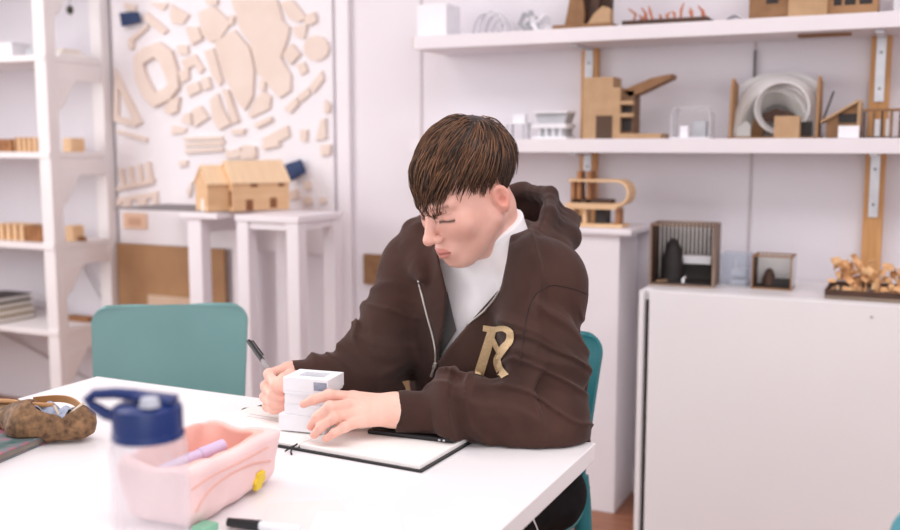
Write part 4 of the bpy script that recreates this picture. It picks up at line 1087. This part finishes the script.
def skin_col(v):
    p = hl(v); a = np.abs(p[:, 0])
    c = np.ones((len(v), 3), f32)
    def blend(w, col):
        w = np.clip(w, 0, 1)[:, None]
        c[:] = c*(1-w)+c*np.array(col, f32)*w
    fz = sm(p[:, 2], -.16, -.11)*sm(-np.linalg.norm(p, axis=1), -.17, -.15)
    blend(fz*.9, (.93, .87, .86))
    face = np.exp(-(((a-.045)/.022)**2+((p[:, 1]-.068)/.03)**2+((p[:, 2]+.035)/.026)**2))
    blend(face*.4, (.98, .80, .76))
    blend(np.exp(-((p[:, 0]/.014)**2+((p[:, 1]-.118)/.014)**2+((p[:, 2]+.040)/.014)**2))*.4, (.97, .76, .72))
    ear = np.exp(-(((a-.078)/.010)**2+((p[:, 1]+.014)/.022)**2+((p[:, 2]+.016)/.032)**2))
    blend(ear*.8, (1, .72, .68))
    zl = p[:, 2]+.0745
    lip = ((a/.0215)**2+(zl/.0105)**2 < 1) & (p[:, 1] > .092)
    blend(lip*.85, (.80, .50, .52))
    blend((np.exp(-((zl+.0)/.0016)**2)*(a < .021)*(p[:, 1] > .085))*.85, (.35, .15, .14))
    # lash line and brow
    lash = np.exp(-((p[:, 2]+.0145+.10*(a-.0315)**2*10)/.0026)**2)*((a > .016) & (a < .048))*(p[:, 1] > .066)
    blend(lash, (.05, .03, .03))
    brow = np.exp(-((p[:, 2]-.0135-.06*(a-.03))/.0035)**2)*((a > .012) & (a < .047))*(p[:, 1] > .06)
    blend(brow*.75, (.30, .2, .16))
    crease = np.exp(-((p[:, 2]+.001)/.002)**2)*((a > .019) & (a < .045))*(p[:, 1] > .066)
    blend(crease*.35, (.6, .42, .38))
    # faded stubble near sideburns and jaw
    side = sm(a, .050, .062)*sm(-np.abs(p[:, 2]+.0), -.045, -.01)*sm(-p[:, 1], -.045, -.012)*(p[:, 1] > -.2)*(np.abs(p[:,2]) < .12)
    # fingertips and knuckles
    for H in (LH, RH):
        for k in ('index', 'middle', 'ring', 'pinky'):
            tip = np.exp(-(np.linalg.norm(v-H[k][3], axis=1)/.012)**2)
            blend(tip*.6, (1, .74, .70))
            for jn in (1, 2):
                kn = np.exp(-(np.linalg.norm(v-H[k][jn], axis=1)/.008)**2); blend(kn*.35, (1, .78, .74))
    mot = vnoise(v, 45)*.5+vnoise(v, 110)*.5
    blend(np.clip(mot, 0, 1)*.22, (.98, .84, .80))
    return c
SKIN = mat('skin', srgb(236,187,170), srgb(241,197,181), rough=.5, scale=40, attr=True, sss=.18, bump=.04, bscale=500)
person = sculpt_obj('person', body_f, (-1.35, 1.0, .03), (-.38, 2.12, 1.40), .0021, SKIN, None, skin_col, 1)
tag(person, 'young person in a dark brown zip hoodie writing at the table', 'person')

# ---------------------------------------------------------------- hoodie
OPEN = [(441, 268), (447, 292), (445, 320), (440, 345), (438, 363), (446, 350), (470, 322), (501, 287), (507, 258), (510, 236), (506, 212), (470, 190), (432, 225)]
def to_px(P):
    v = P-CO.astype(f32); d = v @ FW.astype(f32)
    return 450+FPX*(v @ RT.astype(f32))/d, 265-FPX*(v @ UP.astype(f32))/d, d
def folds(P, a, b, amp, n, tw=2.0, ph=0., lo=0., hi=1.):
    a = np.asarray(a, f32); ba = np.asarray(b, f32)-a; Ln = float(np.linalg.norm(ba)); u = ba/Ln
    q = P-a; t = (q @ u)/Ln
    e1 = np.cross(u, [0, 0, 1]); e1 = e1/np.linalg.norm(e1); e2 = np.cross(u, e1)
    an = np.arctan2(q @ e2.astype(f32), q @ e1.astype(f32))
    w = sm(t, lo-.05, lo+.1)*(1-sm(t, hi-.1, hi+.05))
    # irregular ridges running round the limb at a slant
    wv = q+.03*np.stack([vnoise(P, 11), vnoise(P+3.1, 11), vnoise(P+7.7, 11)], -1)
    s1 = (wv @ u)*n*7+.35*tw*np.sin(an+ph)
    c1, c2 = (wv @ e1.astype(f32))*9, (wv @ e2.astype(f32))*9
    n1 = vnoise(np.stack([s1*1.0, c1*.45+ph, c2*.45], -1), 1.0)
    n2 = vnoise(np.stack([s1*1.9+5, c1*.6, c2*.6+ph], -1), 1.0)
    r1 = 1-np.abs(n1)*2.6; r2 = 1-np.abs(n2)*2.6
    return -amp*w*(.75*np.maximum(r1, -.2)+.35*np.maximum(r2, -.2)-.15)
RIM = [J(423, 278, 1.875), J(420, 256, 1.92), J(420, 232, 1.97), J(448, 207, 2.04), J(490, 197, 2.07), J(524, 190, 2.06), J(550, 194, 1.99), J(549, 214, 1.92), J(537, 238, 1.86), J(520, 262, 1.815), J(503, 291, 1.775)]
RIMR = [.005, .011, .014, .016, .018, .013, .012, .011, .012, .012, .010]
OUTR = [J(419, 272, 1.90), J(412, 250, 1.95), J(415, 232, 2.0), J(440, 216, 2.08), J(490, 212, 2.11), J(535, 210, 2.09), J(566, 222, 2.03), J(568, 238, 1.96), J(556, 252, 1.90), J(534, 270, 1.85), J(508, 296, 1.80)]
OUTRR = [.008, .018, .022, .026, .032, .030, .024, .022, .022, .02, .014]
def hood_f(P):
    d = None
    for i in range(len(RIM)-1):
        c = cap(P, RIM[i], RIM[i+1], RIMR[i], RIMR[i+1])
        c = smin(c, cap(P, OUTR[i], OUTR[i+1], OUTRR[i], OUTRR[i+1]), .012)
        for f in (0, .33, .67): c = smin(c, cap(P, RIM[i]*(1-f)+RIM[i+1]*f, OUTR[i]*(1-f)+OUTR[i+1]*f, .010, .016), .015)
        d = c if d is None else smin(d, c, .02)
    return d
def sleeve_parts(P):
    la = smin(cap(P, Ls, Le, .078, .062), sph(P, Ls, .074), .04)
    lf = cap(P, Le, Lw+(Le-Lw)*.30, .058, .046)
    m1 = Lw+(Le-Lw)*.12
    l = smin(la, lf, .035)
    l = smin(l, ell(P, tuple(Lw+(Le-Lw)*.33+np.array([0, 0, .006])), (.042, .05, .049)), .03)
    l = smin(l, ell(P, tuple(Le+np.array([.012, .02, .0])), (.055, .06, .058)), .04)
    l = l+folds(P, Le, Lw, .019, 3.4, 1.6, .4, .05, .86)+folds(P, Ls, Le, .017, 3.0, 2.2, 1.3, .25, 1.1)
    ra = smin(cap(P, Rs, Re, .074, .058), sph(P, Rs, .072), .04)
    rf = cap(P, Re, Rw+(Re-Rw)*.30, .056, .040)
    r = smin(ra, rf, .035)
    r = r+folds(P, Re, Rw, .015, 3.4, 1.6, .4, .0, .9)+folds(P, Rs, Re, .016, 3.0, 2.0, .6, .3, 1.1)
    return l, r
def cuffs(P):
    d = None
    for w, e, r in ((Lw, Le, .0355), (Rw, Re, .034)):
        u = (e-w)/np.linalg.norm(e-w)
        c = cap(P, w+u*.055, w-u*.03, r+.001, r)
        c = smax(c, (P-w.astype(f32)) @ (-u).astype(f32)-.012, .003)
        c = c-.0009*np.cos(0)
        d = c if d is None else np.minimum(d, c)
    return d
def hoodie_f(P):
    q = loc(P)
    t = torso(q, .024)
    l, r = sleeve_parts(P)
    sh = smin(cap(P, Ls, neck-np.array([0, 0, .035]), .064, .060), cap(P, Rs, neck-np.array([0, 0, .035]), .064, .060), .04)
    d = smin(t, sh, .07)
    # body cloth: soft vertical and diagonal drag lines
    rg = 1-2.4*np.abs(vnoise(np.stack([q[..., 0]*1.0+q[..., 2]*.55, q[..., 1]*.6, q[..., 2]*.35], -1)+.02*vnoise(P, 12)[..., None], 15))
    d = d-.014*np.maximum(rg, -.3)*(.25+.75*sm(-q[..., 2], -.42, -.25))-.006*vnoise(P, 9)
    d = smin(d, l, .022); d = smin(d, r, .022)
    hz_ = (P-neck.astype(f32)) @ np.array([0, 0, 1.], f32)-.035-.22*((P-neck.astype(f32)) @ (-PF).astype(f32))
    d = smin(d, smax(neck_f(P, .034), hz_, .012), .02)
    d = smin(d, hood_f(P), .012)
    # hem band
    d = smin(d, smax(smax(torso(q, .022), q[..., 2]-.15, .01), -(q[..., 2]-.10), .01), .006)
    d = smax(d, -(q[..., 2]-.10), .006)
    d = d-.0018*vnoise(P, 26)-.0008*vnoise(P, 60)
    # front opening down to the shirt
    x, y, dep = to_px(P)
    pd = poly2d(x, y, OPEN)*dep/FPX
    op = smax(pd, smax(dep-1.97, -(q[..., 1]-.02), .01), .006)
    op = smax(op, -(torso(q, -.03)), .004)
    d = smax(d, -op, .005)
    # throat and head room inside the hood
    room = np.minimum(neck_f(P, .016), sph(P, hw((0, -.02, -.01)), .098))
    d = smax(d, -room, .012)
    # keep the cloth off the table top, lap and chair
    slab = np.maximum(np.maximum(.7415-P[..., 2], P[..., 1]-1.568), P[..., 0]+.470)
    tb = np.maximum(np.maximum(P[..., 2]-.7405, .705-P[..., 2]), np.maximum(P[..., 1]-1.567, P[..., 0]+.4715))
    d = smax(d, -(np.maximum(np.maximum(P[..., 2]-.7412, P[..., 1]-1.570), P[..., 0]+.468)), .004)
    d = smax(d, -np.maximum(np.maximum(P[..., 2]-.7518, P[..., 0]+.664), np.maximum(P[..., 1]-1.50, -1.14-P[..., 0])), .002)
    d = smax(d, -np.maximum(np.maximum(P[..., 2]-.7596, P[..., 0]+.674), np.maximum(P[..., 1]-1.495, -.838-P[..., 0])), .002)
    d = smax(d, P[..., 1]-2.0, .01)
    d = smin(d, cuffs(P)-.0006*np.sin(0), .004)
    # open the sleeve ends around the wrists
    wr = np.minimum(cap(P, Lw+(Le-Lw)*.08, Lw-(Le-Lw)*.3, .0305), cap(P, Rw+(Re-Rw)*.08, Rw-(Re-Rw)*.3, .0295))
    return smax(d, -wr, .002)
HOOD = mat('hoodie_cotton', srgb(57,43,40), srgb(71,53,48), rough=.95, scale=7, bump=.25, bscale=700, attr=True, sheen=.12, spec=.12)
def hood_col(v):
    q = loc(v)
    c = np.ones((len(v), 3), f32)
    w = np.clip(.5+.9*vnoise(v, 7)+.4*vnoise(v, 19), 0, 1)[:, None]
    c = c*(1-w)+c*np.array([1.32, 1.18, 1.13], f32)*w
    return c
hoodie = sculpt_obj('hoodie', hoodie_f, (-1.12, 1.34, .41), (-.36, 2.12, 1.19), .0031, HOOD, person, hood_col, 2)
bvh = bvh_of(hoodie)

# T-shirt
def shirt_f(P):
    q = loc(P)
    d = smin(torso(q, -.006), smin(cap(P, Ls, neck, .05, .056), cap(P, Rs, neck, .05, .056), .03), .05)
    nk = neck_f(P, .0085)
    cut = (P-neck.astype(f32)) @ (HU_*.55+np.array([0, 0, 1.])*.45).astype(f32)-.052
    fw = (P-neck.astype(f32)) @ PF.astype(f32)
    nk = smax(nk, cut+.26*fw, .004)
    d = smin(d, nk, .03)
    d = d-.0025*np.sin(60*q[..., 0]+25*q[..., 2]+2*vnoise(P, 12))
    return smax(d, -(q[..., 2]-.14), .01)
SHIRT = mat('white_jersey', srgb(240,238,241), srgb(246,244,246), rough=.9, scale=20, bump=.1, bscale=900)
shirt = sculpt_obj('t_shirt', shirt_f, (-1.0, 1.45, .55), (-.5, 2.06, 1.2), .003, SHIRT, person, None, 1); shirt['label'] = 'white crew neck t-shirt'
# grey patch laid just over the shirt inside the opening
bvs = bvh_of(shirt)
g = MB(); R_ = 10
def lerp2(a, b, t): return (a[0]+(b[0]-a[0])*t, a[1]+(b[1]-a[1])*t)
rows = []
for i in range(R_+1):
    s = i/R_
    pa = lerp2((441, 292), (438, 356), s); pb = lerp2((449, 292), (458, 330), min(1, s*1.25)) if s < .8 else lerp2((458, 330), (441, 357), (s-.8)/.2)
    for j in range(5):
        x, y = lerp2(pa, pb, j/4)
        h = on_case(x, y, bvs, .004)
        rows.append(h[0] if h else Vector(J(x, y, 1.85)))
for i in range(R_):
    for j in range(4): g.f.append((i*5+j, i*5+j+1, i*5+j+6, i*5+j+5))
g.v = [tuple(r) for r in rows]
ln = g.build('inner_grey_patch', mat('grey_patch', srgb(112,108,108), srgb(126,122,120), rough=.95), hoodie, True); ln['label'] = 'grey patch over the shirt'
# zipper
ZM = mat('zip_metal', srgb(196,190,184), srgb(216,210,204), rough=.35, metal=.7)
ZT = mat('zip_tape', srgb(40,32,32), rough=.9)
def edge_line(pts, n, off=.001): return curve_on(bvh, pts, n, off)
zl_ = [(418.5, 281), (423, 298), (428, 318), (433, 336), (435.5, 350), (435.5, 362)]
zr_ = [(501, 289), (494, 300), (483, 312), (470, 323), (457, 335), (447, 346), (439.5, 356), (437, 364)]
def clean(pts):
    out = list(pts[:1])
    for p in pts[1:]:
        if (p-out[-1]).length < .06: out.append(p)
    return out
for pts in (zl_, zr_):
    L2 = clean(edge_line(pts, 50, .0012))
    if len(L2) > 3: MB().tube(L2, .0019, 8).build('zip_teeth', ZM, hoodie, True)
h = on_case(435.5, 366, bvh, .003); h2 = on_case(432.5, 375, bvh, .0035)
if h and h2:
    a, b = h[0], h2[0]; D = (b-a)
    zs = MB().tube([a-D*.35, a, a+D*.15], [.003, .0045, .0035], 8).build('zip_slider', ZM, hoodie, True)
    MB().tube([a+D*.1, a+D*.5, b+D*.05], [.0016, .0028, .0028], 8).build('pull_tab', ZM, zs, True)
# seams: shoulder drop and cuff
SEAMM = mat('seam_brown', srgb(52,40,37), rough=.95)
for pts in ([(592, 296), (570, 288), (548, 286), (532, 300), (524, 330), (520, 365)], [(524, 190), (543, 196), (544, 215), (533, 238), (516, 262)]):
    L2 = clean(edge_line(pts, 40, .0002))
    if len(L2) > 6: MB().tube(L2, .0011, 6).build('seam', SEAMM, hoodie, True)
# letter R patch
def cpx(x, y): return (420+x/4.417, 270+y/4.417)
lt = MB()
def stroke(pts, w0, w1, n=18, off=.0022):
    P_ = [Vector((x, y, 0)) for x, y in pts]
    rows = []
    for i in range(n+1):
        s = i/n*(len(P_)-1); k = min(int(s), len(P_)-2); f = s-k
        p0 = P_[max(k-1, 0)]; p1 = P_[k]; p2 = P_[k+1]; p3 = P_[min(k+2, len(P_)-1)]
        q = .5*((2*p1)+(-p0+p2)*f+(2*p0-5*p1+4*p2-p3)*f*f+(-p0+3*p1-3*p2+p3)*f**3)
        dq = .5*((-p0+p2)+2*(2*p0-5*p1+4*p2-p3)*f+3*(-p0+3*p1-3*p2+p3)*f*f)
        nn = Vector((-dq.y, dq.x, 0)).normalized(); w = w0+(w1-w0)*i/n
        row = []
        for j in range(5):
            x, y = cpx(*(q+nn*w*(j/4-.5)).to_2d())
            h = on_case(x, y, bvh, off)
            row.append(tuple(h[0]) if h else None)
        rows.append(row)
    o = len(lt.v)
    rows = [r for r in rows if all(r)]
    lt.v += [p for r in rows for p in r]
    for i in range(len(rows)-1):
        for j in range(4): lt.f.append((o+i*5+j, o+i*5+j+1, o+i*5+j+6, o+i*5+j+5))
stroke([(322, 262), (300, 335), (280, 400), (259, 466)], 40, 44, 18, .0020)
stroke([(280, 257), (330, 262), (372, 258), (400, 276), (398, 318), (372, 348), (350, 380), (344, 405), (356, 440), (378, 474)], 26, 40, 36, .0026)
stroke([(312, 290), (332, 322), (350, 360)], 30, 26, 10, .0030)
lt.build('letter_patch', mat('gold_felt', srgb(186,160,122), srgb(204,178,140), rough=.9, scale=200), hoodie, True)['label'] = 'tan ribbon-like letter R'
# ---------------------------------------------------------------- trousers and shoes
def trousers_f(P):
    q = loc(P)
    d = ell(q, (-.022, .0, .0), (.142, .122, .10))
    for h_, k_, a_ in LEGS:
        d = smin(d, cap(P, h_, k_, .078, .064), .05)
        d = smin(d, cap(P, k_, a_, .064, .055), .03)
    d = d-.005*vnoise(P, 16)-.003*vnoise(P, 34)
    d = smax(d, -(P[..., 2]-.09), .006)
    seat = np.maximum(np.maximum(P[..., 2]-.458, .40-P[..., 2]), 1.57-P[..., 1])
    d = smax(d, -seat, .01)
    d = smax(d, P[..., 2]-.672, .01)
    return smax(d, P[..., 1]-2.0, .01)
TR = mat('black_cotton', srgb(14,13,15), srgb(20,19,21), rough=.9, scale=20, spec=.2)
trs = sculpt_obj('trousers', trousers_f, (-1.1, 1.3, .06), (-.4, 2.08, .72), .006, TR, person, None, 2)
bvt = bvh_of(trs)
cv = [h[0] for h in (on_case(x, y, bvt, .001) for x, y in ((529, 510), (533, 520), (538, 532), (542, 545))) if h]
if len(cv) > 2: MB().tube(cv, .0022, 6).build('white_piping', CARD_WHITE, trs, True)
for s in LEGS:
    a = s[2]
    def shoe_f(P, a=a):
        q = loc(P)-loc(np.asarray(a, f32)[None])[0]
        d = smin(ell(q, (0, -.015, -.035), (.038, .055, .05)), ell(q, (0, .09, -.052), (.044, .10, .034)), .04)
        d = smin(d, cap(q, (0, 0, -.03), (0, -.005, .02), .040, .042), .03)
        return smax(d, -(P[..., 2]-.004), .004)
    sh_ = sculpt_obj('shoe', shoe_f, a-np.array([.22, .25, .10]), a+np.array([.22, .25, .06]), .005, mat('shoe_black', srgb(36,36,40), rough=.6), person, None, 1)

# ---------------------------------------------------------------- hair
HC, HR0 = np.array([0, -.018, .038]), np.array([.073, .094, .084])
def hairline_ok(p):
    """is this scalp point (head frame) inside the haired region"""
    x, y, z = abs(p[0]), p[1], p[2]
    front = z > .072-.012*(x/.06) if y > .04 else True
    if y > .04: return front
    if y > .012: return z > .012+ (y-.012)*1.6           # temple
    if y > -.028: return z > .018                         # above the ear
    return z > -.050+.0*y
hv = []; hf = []; hcol = []
rs = np.random.RandomState(11)
crown = np.array([.012, -.062, .105])
def strand(root, L, lift, dirb, w, col, n=7):
    p = np.array(root); pts = [p.copy()]
    g = p-crown; nrm = (p-HC)/HR0**2; nrm /= np.linalg.norm(nrm)
    g = g-nrm*g.dot(nrm); g = g/max(np.linalg.norm(g), 1e-6)
    g = g+dirb; st = L/n
    for i in range(n):
        t = (i+1)/n
        nrm = (p-HC)/HR0**2; nrm /= np.linalg.norm(nrm)
        gd = g+np.array([0, 0, -.5*t])*(1 if p[1] > .03 else .4)
        gd = gd-nrm*gd.dot(nrm); gd /= max(np.linalg.norm(gd), 1e-6)
        p = p+gd*st
        k = np.linalg.norm((p-HC)/HR0)
        h = .003+lift*math.sin(min(1, t*1.5)*PI/2)*(1-.25*t)
        rad = 1+h/np.mean(HR0)
        p = HC+(p-HC)/k*rad
        pts.append(p.copy())
    STR.append((np.array([hw(q) for q in pts]), w, col, n))
def grow(W_, w, col, n):
    o = len(hv)
    for i in range(n+1):
        t_ = W_[min(i+1, n)]-W_[max(i-1, 0)]; t_ /= np.linalg.norm(t_)
        out = W_[i]-HO; u = np.cross(t_, out); u /= np.linalg.norm(u); v_ = np.cross(t_, u)
        r = w*(1-.7*(i/n)**2)
        for k_ in range(3):
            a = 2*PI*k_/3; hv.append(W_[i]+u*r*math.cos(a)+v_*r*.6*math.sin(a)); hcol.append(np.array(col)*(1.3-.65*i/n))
    for i in range(n):
        for k_ in range(3):
            a, b = o+i*3+k_, o+i*3+(k_+1) % 3; hf.append((a, b, b+3, a+3))
STR = []
cnt = 0
while cnt < 5600:
    u = rs.randn(3); u /= np.linalg.norm(u)
    p = HC+u*HR0
    if not hairline_ok(p): continue
    x, y, z = p
    top = sm(np.array(z), .045, .085)
    side = 1-top
    tone = rs.rand()
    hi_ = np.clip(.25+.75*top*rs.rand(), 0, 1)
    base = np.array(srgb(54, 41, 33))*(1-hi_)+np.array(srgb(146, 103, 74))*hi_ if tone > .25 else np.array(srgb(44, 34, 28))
    if top > .3:
        L = .050+.032*rs.rand(); lift = .003+.011*rs.rand()
        if y > .03: L = .070+.036*rs.rand()**1.2; lift = .006+.015*rs.rand()
        db = np.array([-.10+.16*rs.randn(), .55, 0])+rs.randn(3)*.10
        strand(p, L, lift, db, .00135, base)
    else:
        q_ = sm(np.array(z), -.03, .05)
        L = .006+.020*q_*rs.rand()+.006*q_; lift = .001+.006*q_*rs.rand()
        db = np.array([0, .15, -.9])+rs.randn(3)*.15
        strand(p, L, lift, db, .0010, base*(.9+.2*rs.rand()), 5)
    cnt += 1
# lift every strand clear of brow, ears and skull
ALLP = np.concatenate([s_[0] for s_ in STR]).astype(f32)
for _ in range(3):
    d0 = head_f(ALLP); ep = .0008
    gr = np.stack([head_f(ALLP+np.array(v_, f32)*ep)-d0 for v_ in ((1, 0, 0), (0, 1, 0), (0, 0, 1))], -1)/ep
    gr /= np.maximum(np.linalg.norm(gr, axis=1), .3)[:, None]
    ALLP = ALLP+gr*np.maximum(.0026-d0, 0)[:, None]
o = 0
for s_ in STR:
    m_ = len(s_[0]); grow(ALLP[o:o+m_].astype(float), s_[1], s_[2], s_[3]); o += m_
# scalp cap under the strands
o = len(hv); nu, nv = 96, 64
idx = -np.ones((nu, nv+1), int)
for i in range(nu):
    for j in range(nv+1):
        th = 2*PI*i/nu; ph_ = PI*j/nv
        u = np.array([math.sin(ph_)*math.cos(th), math.sin(ph_)*math.sin(th), math.cos(ph_)])
        p = HC+u*HR0
        if hairline_ok(p):
            tp_ = float(sm(np.array(p[2]), .03, .07))
            idx[i, j] = len(hv); hv.append(hw(HC+u*(HR0+.0016+.006*tp_)))
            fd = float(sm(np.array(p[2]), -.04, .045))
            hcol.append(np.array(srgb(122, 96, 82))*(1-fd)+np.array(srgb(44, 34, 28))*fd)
for i in range(nu):
    for j in range(nv):
        q = (idx[i, j], idx[(i+1) % nu, j], idx[(i+1) % nu, j+1], idx[i, j+1])
        if min(q) >= 0: hf.append(q)
me = bpy.data.meshes.new('hair'); me.from_pydata([tuple(v) for v in hv], [], hf); me.update()
me.polygons.foreach_set('use_smooth', [True]*len(me.polygons))
at = me.color_attributes.new('Col', 'FLOAT_COLOR', 'POINT')
cc = np.ones((len(hv), 4), f32); cc[:, :3] = np.array(hcol); at.data.foreach_set('color', cc.ravel())
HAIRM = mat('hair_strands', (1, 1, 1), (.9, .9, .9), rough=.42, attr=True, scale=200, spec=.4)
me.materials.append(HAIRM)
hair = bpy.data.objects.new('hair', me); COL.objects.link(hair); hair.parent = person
hair['label'] = 'short brown hair with long textured fringe'
# pen in the right hand
A_ = Vector(J(284, 390, 1.738)); B_ = Vector(J(248.5, 341, 1.835))
pen('ballpoint_pen', 'black ballpoint pen with clear barrel held in the writing hand', A_, B_, .0037, BLACK, ((0, .12, .3, .8, BLACK, 'tip'), (.12, .60, 1, 1, clear_mat('pen_clear', (.75, .72, .72), .62, .1), 'barrel'), (.60, 1.0, 1.25, 1.15, BLACK, 'cap'), (.05, .9, .62, .62, mat('ink_tube', srgb(40,36,40), rough=.4), 'ink_tube')))
cp_ = MB()
Dv = (B_-A_).normalized(); n_ = Vector(CO-np.array(A_)).normalized(); n_ = (n_-Dv*n_.dot(Dv)).normalized(); sd = Dv.cross(n_)
pc_ = A_+(B_-A_)*.96+sd*.0065
cp_.tube([A_+(B_-A_)*.97+sd*.003, pc_, A_+(B_-A_)*.66+sd*.0068], .0016, 6)
cp_.build('clip', BLACK, bpy.data.objects['ballpoint_pen'], True, A_)

# brown card folder standing on the lap between the sleeves
fp_ = J(397, 388, 1.89)
fo = thing('card_folder', 'small brown card folder tucked on the lap between the sleeves', 'folder', (fp_[0], fp_[1], .615), YAW-.25)
MB().box((-.035, -.003, 0), (.035, -.001, fp_[2]-.615+.012), .0005, RY(-.12)).build('front_cover', KRAFT, fo)
MB().box((-.035, .001, 0), (.035, .003, fp_[2]-.615+.012), .0005, RY(-.12)).build('back_cover', KRAFT, fo)
